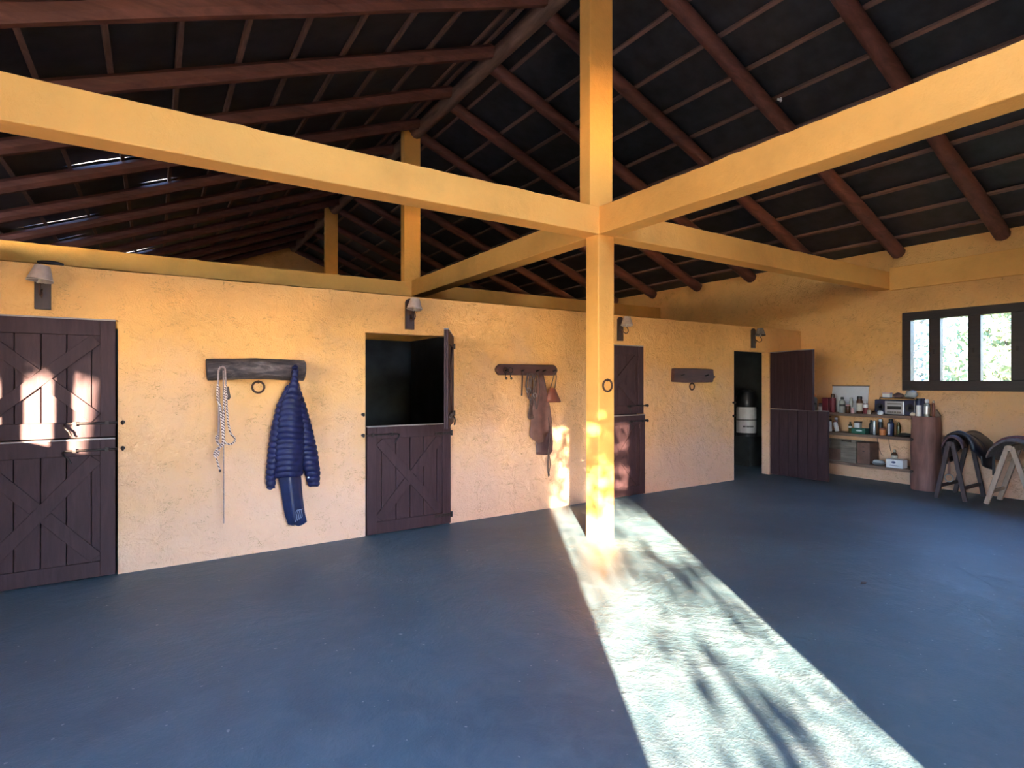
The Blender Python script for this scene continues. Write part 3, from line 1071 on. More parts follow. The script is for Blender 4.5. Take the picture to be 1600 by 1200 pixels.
iron_ring((0.822, W, 1.605), 'rusty iron ring hanging below the thick log rack')
iron_ring((3.846, cy0, 1.625), 'rusty iron ring on the free standing column', r=0.06)
iron_ring((6.915, W, 1.585), 'rusty iron ring hanging below the short bare rack')

# ------------------------------------------------------------------ rope halter and cane
t = tag(empty('rope_halter', (0.5, W - 0.21, 1.72)), 'brown and white braided rope halter hanging from the log rack', 'halter')


def local(pts, base):
    return [(p[0] - base[0], p[1] - base[1], p[2] - base[2]) for p in pts]


def smooth_path(pts, n=5):
    P = [Vector(p) for p in pts]
    out = []
    for i in range(len(P) - 1):
        p0, p1, p2, p3 = P[max(i - 1, 0)], P[i], P[i + 1], P[min(i + 2, len(P) - 1)]
        for k in range(n):
            u = k / n
            out.append(0.5 * ((2 * p1) + (-p0 + p2) * u + (2 * p0 - 5 * p1 + 4 * p2 - p3) * u * u + (-p0 + 3 * p1 - 3 * p2 + p3) * u ** 3))
    out.append(P[-1])
    return out


base = (0.5, W - 0.21, 1.72)
yr = W - 0.22
b = MB()
b.tube(smooth_path(local([(0.472, yr, 1.56), (0.474, yr - 0.005, 1.68), (0.485, yr - 0.01, 1.722), (0.505, yr - 0.012, 1.732), (0.524, yr - 0.01, 1.715), (0.528, yr - 0.005, 1.65), (0.53, yr, 1.56)], base)), 0.0085, 8)
b.tube(smooth_path(local([(0.478, yr, 1.56), (0.48, yr + 0.01, 1.3), (0.476, yr + 0.02, 1.1)], base)), 0.0095, 8)
b.build('loop_cord', 'cordmat', t, smooth=True)
b = MB()
b.tube(smooth_path(local([(0.47, yr - 0.01, 1.58), (0.468, yr - 0.012, 1.45), (0.49, yr, 1.38), (0.505, yr - 0.01, 1.2), (0.51, yr, 1.08), (0.49, yr, 1.05), (0.465, yr - 0.01, 1.085), (0.46, yr, 1.12), (0.475, yr, 1.14)], base)), 0.0105, 8)
b.tube(smooth_path(local([(0.53, yr - 0.01, 1.58), (0.517, yr - 0.015, 1.45), (0.515, yr - 0.012, 1.25), (0.517, yr - 0.01, 1.1), (0.545, yr, 1.058), (0.585, yr, 1.06), (0.603, yr, 1.085), (0.597, yr, 1.115), (0.57, yr, 1.15), (0.55, yr, 1.25), (0.538, yr, 1.4), (0.54, yr, 1.55)], base)), 0.0085, 8)
b.tube(smooth_path(local([(0.52, yr - 0.02, 1.07), (0.49, yr - 0.02, 1.04), (0.46, yr, 1.01), (0.444, yr, 0.98), (0.45, yr, 0.955), (0.47, yr, 0.965), (0.478, yr, 1.0)], base)), 0.0105, 8)
b.tube(smooth_path(local([(0.455, yr, 1.0), (0.46, yr, 0.94), (0.475, yr, 0.87), (0.487, yr, 0.835)], base)), 0.0075, 8)
b.build('braided_rope', 'rope', t, smooth=True)
MB().tube(smooth_path(local([(0.545, yr, 1.56), (0.552, yr - 0.01, 1.5), (0.558, yr - 0.005, 1.47), (0.548, yr, 1.45)], base)), 0.011, 8).build('tassel', 'strap', t, smooth=True)
MB().lathe([(0.005, 0), (0.011, 0.01), (0.008, 0.025)], (0.487 - base[0], yr - base[1], 0.815 - base[2]), 8).build('rope_end', 'strap', t, smooth=True)
b = MB()
b.tube([(0.513, yr + 0.012, 1.70), (0.516, yr + 0.03, 1.2), (0.52, yr + 0.05, 0.8), (0.522, yr + 0.06, 0.352)], [0.006, 0.006, 0.005, 0.004], 8)
tag(b.build('riding_cane', 'cordmat', smooth=True), 'thin riding cane hanging straight down behind the rope halter', 'cane')

# ------------------------------------------------------------------ quilted jacket and trousers


def quilted(name, path, parent, mat='navy', rows=0.052, amp=0.11, n=22, fold=0.0, seed=0):
    """path: list of (x, y, z, rx, ry); horizontal quilting by rows"""
    P = []
    for i in range(len(path) - 1):
        a, c = path[i], path[i + 1]
        m = max(2, int(abs(a[2] - c[2]) / (rows / 6)))
        for k in range(m):
            u = k / m
            P.append([a[j] + (c[j] - a[j]) * u for j in range(5)])
    P.append(list(path[-1]))
    rings = []
    zt = path[0][2]
    for x, y, z, rx, ry in P:
        ph = ((zt - z) / rows) % 1.0
        dq = amp * 0.1 * (1 - math.sin(math.pi * ph)) ** 1.5
        ring = []
        for k in range(n):
            a = 2 * math.pi * k / n
            fd = 1 + fold * math.sin(5 * a + seed + (zt - z) * 3) + 0.05 * mnoise.noise((math.cos(a) * 2, math.sin(a) * 2, z * 6 + seed))
            ring.append(Vector((x + (rx * fd - dq) * math.cos(a), y + (ry * fd - dq) * math.sin(a), z + 0.006 * math.sin(3 * a + seed))))
        rings.append(ring)
    return MB().loft(rings).build(name, mat, parent, smooth=True)


jx, jy = 1.105, W - 0.13
t = tag(empty('quilted_jacket', (jx, jy, 1.74)), 'navy blue quilted puffer jacket hanging by its collar from the log rack', 'jacket')
J = lambda x, dy, z, rx, ry: (x - jx, dy, z - 1.74, rx, ry)
quilted('torso', [J(1.1, -0.125, 1.70, 0.03, 0.03), J(1.098, -0.12, 1.62, 0.036, 0.04), J(1.092, -0.085, 1.52, 0.062, 0.05), J(1.08, -0.045, 1.40, 0.098, 0.07), J(1.075, -0.03, 1.2, 0.122, 0.078), J(1.07, -0.025, 0.95, 0.128, 0.08), J(1.07, -0.02, 0.74, 0.126, 0.078), J(1.07, -0.02, 0.715, 0.118, 0.07)], t, rows=0.052, amp=0.1, fold=0.035, seed=1)
quilted('sleeve', [J(1.068, -0.06, 1.57, 0.03, 0.035), J(1.01, -0.01, 1.38, 0.055, 0.055), J(0.97, 0.0, 1.15, 0.062, 0.06), J(0.935, 0.01, 0.9, 0.056, 0.058), J(0.916, 0.02, 0.72, 0.048, 0.052), J(0.916, 0.02, 0.625, 0.042, 0.044), J(0.916, 0.02, 0.61, 0.034, 0.034)], t, rows=0.052, amp=0.1, seed=4)
quilted('sleeve', [J(1.12, -0.06, 1.57, 0.032, 0.035), J(1.165, -0.01, 1.38, 0.062, 0.06), J(1.205, 0.01, 1.15, 0.085, 0.065), J(1.25, 0.015, 0.9, 0.094, 0.064), J(1.29, 0.02, 0.73, 0.076, 0.058), J(1.305, 0.025, 0.61, 0.056, 0.05), J(1.306, 0.025, 0.595, 0.044, 0.04)], t, rows=0.052, amp=0.1, seed=7)
quilted('collar', [J(1.1, -0.125, 1.76, 0.016, 0.016), J(1.1, -0.125, 1.735, 0.03, 0.03), J(1.1, -0.125, 1.69, 0.034, 0.034)], t, rows=0.04, seed=2)
MB().box(1.225 - jx, 1.24 - jx, -0.075, -0.055, 0.69 - 1.74, 0.703 - 1.74).build('cord_lock', 'white', t, bevel=0.003)

tx = 1.12
t = tag(empty('shell_trousers', (tx, W - 0.1, 0.8)), 'shiny dark blue shell trousers hanging below the quilted jacket', 'trousers')
quilted('leg', [(1.075 - tx, 0.0, 0.0, 0.085, 0.05), (1.085 - tx, 0, -0.12, 0.095, 0.052), (1.11 - tx, 0, -0.3, 0.088, 0.05), (1.135 - tx, 0, -0.45, 0.086, 0.048), (1.16 - tx, 0, -0.545, 0.082, 0.04), (1.165 - tx, 0, -0.565, 0.05, 0.025)], t, 'navy_shiny', rows=5.0, amp=0.0, fold=0.11, seed=3)
pr = MB()
for k in range(4):
    x_ = 1.125 - tx + 0.016 * k
    pr.tube(smooth_path([(x_, -0.052 + 0.001 * k, -0.52 + 0.01 * k), (x_ + 0.012, -0.055, -0.47), (x_ + 0.004, -0.055, -0.43 + 0.006 * k), (x_ + 0.02, -0.054, -0.405)]), 0.0022, 5)
pr.build('printed_mark', 'print', t)

# ------------------------------------------------------------------ leather tack on the plank rack
base2 = (3.95, W - 0.1, 1.72)


def sheet(name, outline, y, thick, mat, parent, base, bulge=0.03, seed=0, subdiv=True):
    """a hanging piece of leather from an (x, z) outline: triangulated, bulged and given thickness"""
    bm_ = bmesh.new()
    vs = [bm_.verts.new((x - base[0], y - base[1], z - base[2])) for x, z in outline]
    bm_.faces.new(vs)
    bmesh.ops.triangulate(bm_, faces=bm_.faces[:])
    for _ in range(3):
        bmesh.ops.subdivide_edges(bm_, edges=[e for e in bm_.edges if e.calc_length() > 0.035], cuts=1)
        bmesh.ops.triangulate(bm_, faces=bm_.faces[:])
    for v in bm_.verts:
        q = mnoise.noise((v.co.x * 9 + seed, v.co.z * 4, seed))
        v.co.y += bulge * q - bulge * 0.6 * math.cos(v.co.x * 25 + seed)
    me = bpy.data.meshes.new(name)
    bm_.to_mesh(me)
    bm_.free()
    me.materials.append(M[mat])
    o = link(name, me, parent, smooth=True)
    so = o.modifiers.new('thick', 'SOLIDIFY')
    so.thickness = thick
    so.offset = 0
    return o


t = tag(empty('leather_chaps', (4.03, W - 0.1, 1.70)), 'worn brown leather chaps hanging from the plank rack', 'chaps')
bs = (4.03, W - 0.1, 1.70)
yc_ = W - 0.085
sheet('upper_flap', [(3.97, 1.69), (4.0, 1.70), (4.06, 1.70), (4.095, 1.58), (4.13, 1.44), (4.165, 1.30), (4.19, 1.10), (4.175, 1.02), (4.12, 0.93), (4.06, 0.86), (3.98, 0.855), (3.90, 0.90), (3.865, 0.94), (3.885, 1.15), (3.905, 1.3), (3.93, 1.5)], yc_, 0.008, 'leather', t, bs, 0.022, 1)
sheet('lower_flap', [(4.05, 1.2), (4.19, 1.25), (4.225, 1.06), (4.235, 0.85), (4.235, 0.73), (4.19, 0.685), (4.1, 0.69), (3.985, 0.705), (3.975, 0.86), (4.02, 0.9), (4.05, 1.0)], yc_ + 0.035, 0.008, 'leather_dk', t, bs, 0.018, 5)
sheet('side_flap', [(3.94, 1.62), (3.97, 1.62), (3.955, 1.4), (3.94, 1.16), (3.86, 1.14), (3.835, 1.17), (3.87, 1.4)], yc_ + 0.012, 0.007, 'strap', t, bs, 0.012, 9)
b = MB()
b.tube(smooth_path(local([(4.145, yc_ + 0.01, 1.16), (4.15, yc_ - 0.01, 0.9), (4.135, yc_, 0.68), (4.14, yc_ + 0.01, 0.5), (4.15, yc_ + 0.01, 0.42)], bs)), 0.008, 6)
b.tube(smooth_path(local([(4.15, yc_, 0.7), (4.165, yc_, 0.58), (4.15, yc_, 0.47), (4.158, yc_, 0.43)], bs)), 0.006, 6)
b.build('tie_strap', 'strap', t, smooth=True)

t = tag(empty('leather_bridle', (3.85, W - 0.09, 1.70)), 'tangle of dark bridle straps hanging beside the leather chaps', 'bridle')
bs = (3.85, W - 0.09, 1.70)
b = MB()
yb_ = W - 0.09
for k, (xa, xb, zl) in enumerate([(3.80, 3.86, 1.40), (3.83, 3.92, 1.32), (3.86, 3.95, 1.38), (3.90, 3.985, 1.27), (3.78, 3.9, 1.46)]):
    dy = -0.004 * k
    b.tube(smooth_path(local([(xa + 0.03, yb_ + dy, 1.71), (xa, yb_ + dy - 0.012, 1.6), (xa + 0.01, yb_ + dy, (1.6 + zl) / 2), ((xa + xb) / 2, yb_ + dy - 0.01, zl), (xb, yb_ + dy, (1.62 + zl) / 2), (xb - 0.005, yb_ + dy - 0.01, 1.62), (xb - 0.03, yb_ + dy, 1.71)], bs)), [0.0095], 6) if False else b.tube(smooth_path(local([(xa + 0.03, yb_ + dy, 1.71), (xa, yb_ + dy - 0.012, 1.6), (xa + 0.01, yb_ + dy, (1.6 + zl) / 2), ((xa + xb) / 2, yb_ + dy - 0.01, zl), (xb, yb_ + dy, (1.62 + zl) / 2), (xb - 0.005, yb_ + dy - 0.01, 1.62), (xb - 0.03, yb_ + dy, 1.71)], bs)), 0.0085, 6)
b.build('straps', 'strap', t, smooth=True)
b = MB()
b.bar(local([(3.752, yb_ + 0.005, 1.73)], bs)[0], local([(3.735, yb_, 1.435)], bs)[0], 0.02, 0.006, (0, 1, 0))
b.build('loose_strap', 'strap', t)
b = MB()
b.torus(local([(3.83, yb_ - 0.01, 1.5)], bs)[0], 0.03, 0.005, 'y', 16, 6)
b.torus(local([(3.92, yb_ - 0.015, 1.44)], bs)[0], 0.026, 0.005, 'y', 16, 6)
b.build('bit_rings', 'steel', t, smooth=True)

t = tag(empty('leather_pouch', (4.245, W - 0.06, 1.70)), 'small reddish leather pouch on a strap at the end of the plank rack', 'pouch')
bs = (4.245, W - 0.06, 1.70)
yp = W - 0.075
rings = []
for z, x0_, x1_, d in ((1.525, 4.17, 4.245, 0.018), (1.5, 4.155, 4.262, 0.03), (1.44, 4.13, 4.29, 0.045), (1.38, 4.115, 4.325, 0.05), (1.352, 4.115, 4.345, 0.035), (1.345, 4.135, 4.33, 0.015)):
    ring = []
    for k in range(14):
        a = 2 * math.pi * k / 14
        ring.append(Vector(((x0_ + x1_) / 2 + (x1_ - x0_) / 2 * math.cos(a) - bs[0], yp + d * math.sin(a) - bs[1], z - bs[2])))
    rings.append(ring)
MB().loft(rings).build('pouch_body', 'leather_red', t, smooth=True)
MB().tube(smooth_path(local([(4.175, yp, 1.52), (4.205, yp - 0.01, 1.62), (4.225, yp - 0.02, 1.725), (4.245, yp - 0.02, 1.725), (4.262, yp - 0.01, 1.65), (4.245, yp, 1.52)], bs)), 0.006, 6).build('pouch_strap', 'strap', t, smooth=True)

t = tag(empty('spur_pair', (3.53, W - 0.09, 1.74)), 'small dark iron spurs hooked on the pegged end of the plank rack', 'spurs')
for q in (-0.03, 0.04):
    b = MB()
    b.torus((q, -0.012, 0.0), 0.032, 0.006, 'y', 14, 6)
    b.tube([(q, -0.012, -0.03), (q - 0.005, -0.014, -0.075), (q + 0.01, -0.014, -0.1)], 0.006, 6)
    b.torus((q + 0.008, -0.014, -0.098), 0.012, 0.004, 'y', 10, 5)
    b.build('spur', 'iron', t, smooth=True)

# ------------------------------------------------------------------ shelf unit by the side wall
SX0, SX1 = 9.5, 9.9
Z1, Z2, Z3 = 1.09, 0.765, 0.29
t = tag(empty('shelf_unit', (9.7, 4.6, 0)), 'open plank shelf unit ending in a thick reddish trunk', 'shelf')
for z, th in ((Z1, 0.045), (Z2, 0.045), (Z3, 0.045)):
    b = MB()
    n = 14
    y0_, y1_ = 3.76 - 4.6, 5.64 - 4.6
    rings = []
    for i in range(n + 1):
        y_ = y0_ + (y1_ - y0_) * i / n
        w_ = 0.006 * mnoise.noise((y_ * 3, z, 0))
        rings.append([Vector((SX0 - 9.7 + w_, y_, z - th + w_ * 0.4)), Vector((SX1 - 9.7, y_, z - th)), Vector((SX1 - 9.7, y_, z)), Vector((SX0 - 9.7 + w_, y_, z))])
    b.loft(rings).build('shelf_board', 'shelf', t, bevel=0.005)
pts, rad = [], []
rings = []
for i in range(13):
    z = 1.09 * i / 12
    ring = []
    for k in range(20):
        a = 2 * math.pi * k / 20
        e = 1 / max(abs(math.cos(a)), abs(math.sin(a)))
        r = (0.35 + 0.65 * e) * 0.95 * (1 + 0.1 * mnoise.noise((math.cos(a) * 1.5, math.sin(a) * 1.5, z * 3.2)))
        ring.append(Vector((9.67 - 9.7 + 0.185 * r * math.cos(a), 3.625 - 4.6 + 0.17 * r * math.sin(a), z)))
    rings.append(ring)
tk = MB().loft(rings).build('trunk_post', 'trunkwood', t, smooth=True)
for z in (Z2 - 0.02, Z3 - 0.02):
    MB().tube([(9.478 - 9.7, 3.74 - 4.6, z), (9.5 - 9.7, 3.74 - 4.6, z)], 0.02, 10).build('peg', 'plate', tk)
MB().box(9.52 - 9.7, 9.88 - 9.7, 5.6 - 4.6, 5.64 - 4.6, 0, Z1 - 0.045).build('end_support', 'shelf', t)

# the things on it
G1, G2, G3 = 'things on the top shelf', 'things on the middle shelf', 'things on the bottom shelf'


def bottle(name, label, cat, x, y, z, r, h, mat, cap, lab=None, group=G1, neck=0.45, shoulder=0.72, caph=0.14, lab_z=(0.15, 0.6), tilt=0.0):
    t = tag(empty(name, (x, y, z)), label, cat, group)
    if tilt:
        t.rotation_euler = (R(tilt), 0, 0)
    n = 14
    MB().lathe([(r * 0.9, 0), (r, h * 0.03), (r, h * shoulder), (r * 0.92, h * (shoulder + 0.03)), (r * neck, h * (1 - caph) - h * 0.03), (r * neck, h * (1 - caph))], (0, 0, 0), n).build('body', mat, t, smooth=True)
    c = MB().lathe([(r * neck * 1.1, h * (1 - caph)), (r * neck * 1.12, h * (1 - caph * 0.3)), (r * neck * 0.9, h)], (0, 0, 0), n)
    c.build('cap', cap, t, smooth=True)
    if lab:
        MB().lathe([(r * 1.02, h * lab_z[0]), (r * 1.02, h * lab_z[1])], (0, 0, 0), n).build('paper_label', lab, t, smooth=True)
    return t


def carton(name, label, cat, x0, x1, y0, y1, z, h, mat, group, lidmat=None, mark=None, lid=0.015):
    t = tag(empty(name, ((x0 + x1) / 2, (y0 + y1) / 2, z)), label, cat, group)
    dx, dy = (x1 - x0) / 2, (y1 - y0) / 2
    MB().box(-dx, dx, -dy, dy, 0, h).build('body', mat, t, bevel=0.004)
    if lidmat:
        MB().box(-dx - 0.003, dx + 0.003, -dy - 0.003, dy + 0.003, h - lid, h + 0.002).build('lid', lidmat, t, bevel=0.003)
    if mark:
        for (ym, zm, ry, rz) in mark[1]:
            mm = MB()
            ol = [(ym + ry * math.cos(a), zm + rz * math.sin(a)) for a in [2 * math.pi * k / 14 for k in range(14)]]
            mm.add([(-dx - 0.0015, p[0], p[1]) for p in ol] + [(-dx + 0.001, p[0], p[1]) for p in ol],
                   [tuple(range(14)), tuple(reversed(range(14, 28)))] + [(k, 14 + k, 14 + (k + 1) % 14, (k + 1) % 14) for k in range(14)])
            mm.build('printed_mark', mark[0], t)
    return t


bottle('bottle', 'grey bottle with yellowish cap at the doorward end of the top shelf', 'bottle', 9.76, 5.32, Z1, 0.034, 0.29, 'grey', 'orange', group=G1)
bottle('jar', 'squat dark jar with pale label beside the red carton', 'jar', 9.64, 5.16, Z1, 0.038, 0.15, 'grey', 'black', 'white', neck=0.85, shoulder=0.8)
carton('carton', 'dark red carton standing on the top shelf', 'box', 9.6, 9.7, 5.02, 5.117, Z1, 0.245, 'red', G1)
bottle('spray_can', 'tall dark red spray can next to the red carton', 'can', 9.65, 4.965, Z1, 0.048, 0.31, 'red', 'brown', neck=0.55, shoulder=0.75, caph=0.2)
bottle('bottle', 'clear bottle with black and white striped label before the whiteboard', 'bottle', 9.64, 4.806, Z1, 0.045, 0.26, 'clear', 'black', 'black', neck=0.5, lab_z=(0.42, 0.56))
bottle('bottle', 'slim cloudy clear bottle leaning near the whiteboard', 'bottle', 9.78, 4.735, Z1, 0.03, 0.25, 'clear', 'clear', neck=0.6)
bottle('jar', 'small dark jar with pink lid in front of the whiteboard', 'jar', 9.62, 4.705, Z1, 0.038, 0.14, 'brown', 'pink', neck=0.9, shoulder=0.82, caph=0.25)
bottle('bottle', 'tiny pale pink bottle beside the black capped bottle', 'bottle', 9.57, 4.612, Z1, 0.026, 0.1, 'pink', 'white', neck=0.6)
bottle('bottle', 'tall bottle with wide black cap and cream label', 'bottle', 9.64, 4.535, Z1, 0.046, 0.28, 'brown', 'black', 'cream', neck=0.75, caph=0.16)
bottle('glue_bottle', 'white bottle with pointed nozzle and dark red base', 'bottle', 9.62, 4.437, Z1, 0.038, 0.22, 'red', 'white', 'white', neck=0.3, caph=0.3, lab_z=(0.45, 0.7))
bottle('jar', 'tiny cream jar next to the nozzle bottle', 'jar', 9.58, 4.366, Z1, 0.028, 0.065, 'cream', 'cream', neck=0.9, shoulder=0.7)


def lump(name, label, cat, c, r, mat, group, seed=0, squash=0.7):
    b = MB()
    rings = []
    for i in range(9):
        a = math.pi * (i + 0.02) / 8.04
        rings.append([Vector((math.sin(a) * math.cos(2 * math.pi * k / 14), math.sin(a) * math.sin(2 * math.pi * k / 14), -math.cos(a))) for k in range(14)])
    out = []
    for rg in rings:
        o_ = []
        for p in rg:
            d = 1 + 0.35 * mnoise.noise((p.x * 1.7 + seed, p.y * 1.7, p.z * 1.7 + seed))
            q = Vector((p.x * r[0] * d, p.y * r[1] * d, p.z * r[2] * d))
            q.z = max(q.z, -r[2] * squash)
            o_.append(q + Vector((0, 0, r[2] * squash)) + Vector(c))
        out.append(o_)
    return tag(b.loft(out).build(name, mat, smooth=True), label, cat, group)


lump('rag', 'crumpled dark rag before the radio', 'rag', (9.57, 4.285, Z1), (0.035, 0.04, 0.03), 'strap', G1, 3)
lump('rag', 'crumpled whitish rag at the foot of the radio', 'rag', (9.55, 4.19, Z1), (0.03, 0.042, 0.035), 'white', G1, 8)

# radio
t = tag(empty('portable_radio', (9.72, 4.03, Z1)), 'dark portable radio with silver cassette front on the top shelf', 'radio', G1)
MB().box(-0.08, 0.08, -0.28, 0.285, 0.0, 0.235).build('body', 'dkblue', t, bevel=0.015)
dk = MB().box(-0.095, -0.08, -0.135, 0.13, 0.01, 0.215).build('cassette_deck', 'silver', t, bevel=0.006)
MB().box(-0.1, -0.094, -0.1, 0.095, 0.085, 0.135).build('cassette_window', 'black', dk, bevel=0.002)
kb = MB()
for k in range(6):
    kb.box(-0.103, -0.094, -0.095 + k * 0.033, -0.07 + k * 0.033, 0.03, 0.055)
kb.build('keys', 'grey', dk, bevel=0.002)
MB().box(-0.1, -0.094, -0.1, 0.095, 0.165, 0.185).build('dial', 'grey', dk, bevel=0.002)
for q in (-0.21, 0.207):
    sp_ = MB()
    tl_ = Matrix.Rotation(R(-90), 3, 'Y')
    sp_.lathe([(0.058, 0.0), (0.062, 0.006), (0.05, 0.008), (0.02, -0.002)], (-0.08, q, 0.115), 18, tl_)
    sp_.build('speaker', 'black', t, smooth=True)
MB().tube([(0.0, -0.24, 0.23), (-0.005, -0.24, 0.262), (-0.005, 0.24, 0.262), (0.0, 0.24, 0.23)], 0.008, 8).build('handle', 'black', t, smooth=True)
ZT = Z1 + 0.272
carton('carton', 'small white and pink carton on top of the radio', 'box', 9.66, 9.74, 4.1, 4.21, ZT, 0.07, 'white', G1, 'pink')
lump('rag', 'dark brown bundle in the middle of the radio top', 'rag', (9.71, 4.0, ZT), (0.05, 0.07, 0.045), 'leather_dk', G1, 5)
lump('plastic_bag', 'crumpled grey plastic bag on the radio beneath the window', 'bag', (9.73, 3.84, ZT), (0.06, 0.085, 0.065), 'clear', G1, 11)
bottle('spray_can', 'white spray can with dark cap beside the radio', 'can', 9.6, 3.688, Z1, 0.035, 0.265, 'dkblue', 'black', 'white', neck=0.85, shoulder=0.86, caph=0.1, lab_z=(0.0, 0.62))
bottle('spray_can', 'dark blue spray can behind the white one', 'can', 9.72, 3.68, Z1, 0.034, 0.265, 'dkblue', 'dkblue', neck=0.8, shoulder=0.86)
bottle('bottle', 'pale patterned bottle at the trunk end of the shelf', 'bottle', 9.63, 3.597, Z1, 0.038, 0.255, 'clear', 'white', 'silver', neck=0.6, caph=0.2)
bottle('bottle', 'thin reddish bottle nearest the window on the trunk', 'bottle', 9.7, 3.54, Z1, 0.02, 0.235, 'leather_red', 'cream', neck=0.6)
b = MB().prism([(-0.03, 0), (0.03, 0), (0.03, 0.02), (-0.02, 0.1), (-0.03, 0.1)], -0.025, 0.025)
o = tag(b.build('wood_wedge', 'shelf', bevel=0.004), 'small tan wedge lying on the trunk top', 'wedge', G1)
o.location = (9.76, 3.5, Z1)
o.rotation_euler = (0, 0, R(-90))
lump('sponge', 'small cream sponge in front of the radio end', 'sponge', (9.58, 3.76, Z1), (0.03, 0.036, 0.032), 'cream', G1, 14)

# whiteboard leaning on the wall
t = tag(empty('whiteboard', (9.87, 4.805, Z1)), 'small whiteboard leaning on the wall behind the bottles', 'whiteboard')
MB().add([(-0.035, -0.29, 0.0), (-0.035, 0.29, 0.0), (0.03, 0.29, 0.44), (0.03, -0.29, 0.44), (-0.025, -0.29, 0.0), (-0.025, 0.29, 0.0), (0.04, 0.29, 0.44), (0.04, -0.29, 0.44)],
         [(0, 1, 2, 3), (7, 6, 5, 4), (0, 4, 5, 1), (1, 5, 6, 2), (2, 6, 7, 3), (3, 7, 4, 0)]).build('panel', 'paper', t)
MB().bar((0.032, -0.295, 0.445), (0.032, 0.295, 0.445), 0.02, 0.014).build('top_rail', 'plate', t)

# middle shelf
bottle('bottle', 'white bottle nearest the open door on the middle shelf', 'bottle', 9.65, 5.01, Z2, 0.032, 0.2, 'white', 'strap', group=G2, neck=0.7)
bottle('jar', 'slim grey jar with white cap on the middle shelf', 'jar', 9.74, 4.955, Z2, 0.026, 0.235, 'grey', 'white', group=G2, neck=0.9, shoulder=0.8)
bottle('tube', 'white tube leaning sideways on the middle shelf', 'tube', 9.62, 4.875, Z2 + 0.012, 0.032, 0.18, 'white', 'leather_red', group=G2, neck=0.7, tilt=-14)
bottle('bottle', 'little dark green bottle with white collar', 'bottle', 9.65, 4.685, Z2, 0.025, 0.18, 'olive', 'black', 'white', group=G2, lab_z=(0.45, 0.62))
carton('carton', 'green carton lying on the middle shelf', 'box', 9.58, 9.74, 4.42, 4.635, Z2, 0.085, 'green', G2, mark=('white', [(-0.01, 0.05, 0.05, 0.013)]))
carton('carton', 'small white carton with dark edge on the green carton', 'box', 9.64, 9.72, 4.535, 4.62, Z2 + 0.087, 0.1, 'white', G2, 'strap', lid=0.02)
bottle('spray_bottle', 'black spray bottle beside the green carton', 'bottle', 9.66, 4.37, Z2, 0.03, 0.225, 'black', 'black', group=G2, neck=0.5)
bottle('spray_can', 'silver spray can on the middle shelf', 'can', 9.6, 4.298, Z2, 0.026, 0.225, 'silver', 'silver', group=G2, neck=0.7, shoulder=0.88, caph=0.08)
bottle('bottle', 'dark bottle with shiny white cap', 'bottle', 9.73, 4.265, Z2, 0.032, 0.25, 'black', 'white', group=G2, neck=0.8, caph=0.18)
bottle('jar', 'orange labelled jar at the front of the middle shelf', 'jar', 9.58, 4.172, Z2, 0.042, 0.12, 'strap', 'leather_red', 'orange', group=G2, neck=0.95, shoulder=0.85, lab_z=(0.05, 0.8))
bottle('bottle', 'navy bottle with white stripe on the middle shelf', 'bottle', 9.66, 4.09, Z2, 0.046, 0.26, 'dkblue', 'black', None, group=G2, neck=0.55)
MBs = MB().box(9.608, 9.616, 4.082, 4.102, Z2 + 0.02, Z2 + 0.19)
tag(MBs.build('white_stripe', 'white'), 'narrow white stripe on the front of the navy bottle', 'paper', G2)  # the bottle's white stripe, built as its own piece
bottle('bottle', 'olive bottle behind the navy bottle', 'bottle', 9.78, 4.03, Z2, 0.03, 0.21, 'olive', 'olive', group=G2)
lump('tool_roll', 'flat black tool roll near the trunk', 'tool roll', (9.64, 3.89, Z2), (0.06, 0.09, 0.035), 'black', G2, 21)

# bottom shelf
t = tag(empty('wooden_crate', (9.71, 4.83, Z3)), 'old open wooden crate on the bottom shelf', 'crate', G3)
MB().box(-0.16, 0.16, -0.28, 0.28, 0.0, 0.015).build('base', 'crate', t)
for y_ in (-0.28, -0.06, 0.265):
    MB().box(-0.16, 0.16, y_, y_ + 0.015, 0.015, 0.34).build('upright', 'crate', t)
MB().box(0.145, 0.16, -0.265, 0.265, 0.015, 0.34).build('back', 'crate', t)
MB().box(-0.16, -0.147, -0.265, -0.06, 0.015, 0.33).build('front_panel', 'crate', t)
MB().box(-0.16, -0.147, -0.045, 0.265, 0.015, 0.2).build('front_panel', 'card', t)
carton('cardboard_box', 'brown cardboard box beside the wooden crate', 'box', 9.56, 9.86, 4.345, 4.535, Z3, 0.34, 'card', G3, mark=('strap', [(0.0, 0.27, 0.02, 0.01), (0.0, 0.2, 0.018, 0.01)]))
t = tag(empty('dish', (9.6, 4.235, Z3)), 'shallow grey dish holding a white cloth', 'dish', G3)
MB().lathe([(0.05, 0.0), (0.085, 0.03), (0.092, 0.05), (0.086, 0.05), (0.05, 0.012)], (0, 0, 0), 18).build('bowl', 'grey', t, smooth=True)
o = lump('cloth_in_dish', 'x', 'x', (0, 0, 0.02), (0.06, 0.07, 0.04), 'white', None, 6)
for k_ in ('label', 'category'):
    del o[k_]
o.name = 'cloth'
o.parent = t
carton('carton', 'white carton with dark blue oval mark on the bottom shelf', 'box', 9.5, 9.66, 3.86, 4.088, Z3, 0.125, 'white', G3, mark=('bluemark', [(0.01, 0.085, 0.03, 0.016), (0.0, 0.035, 0.07, 0.004)]))
bottle('bottle', 'brown and cream bottle behind the white carton', 'bottle', 9.76, 4.08, Z3, 0.042, 0.25, 'brown', 'cream', 'cream', group=G3, lab_z=(0.4, 0.65))
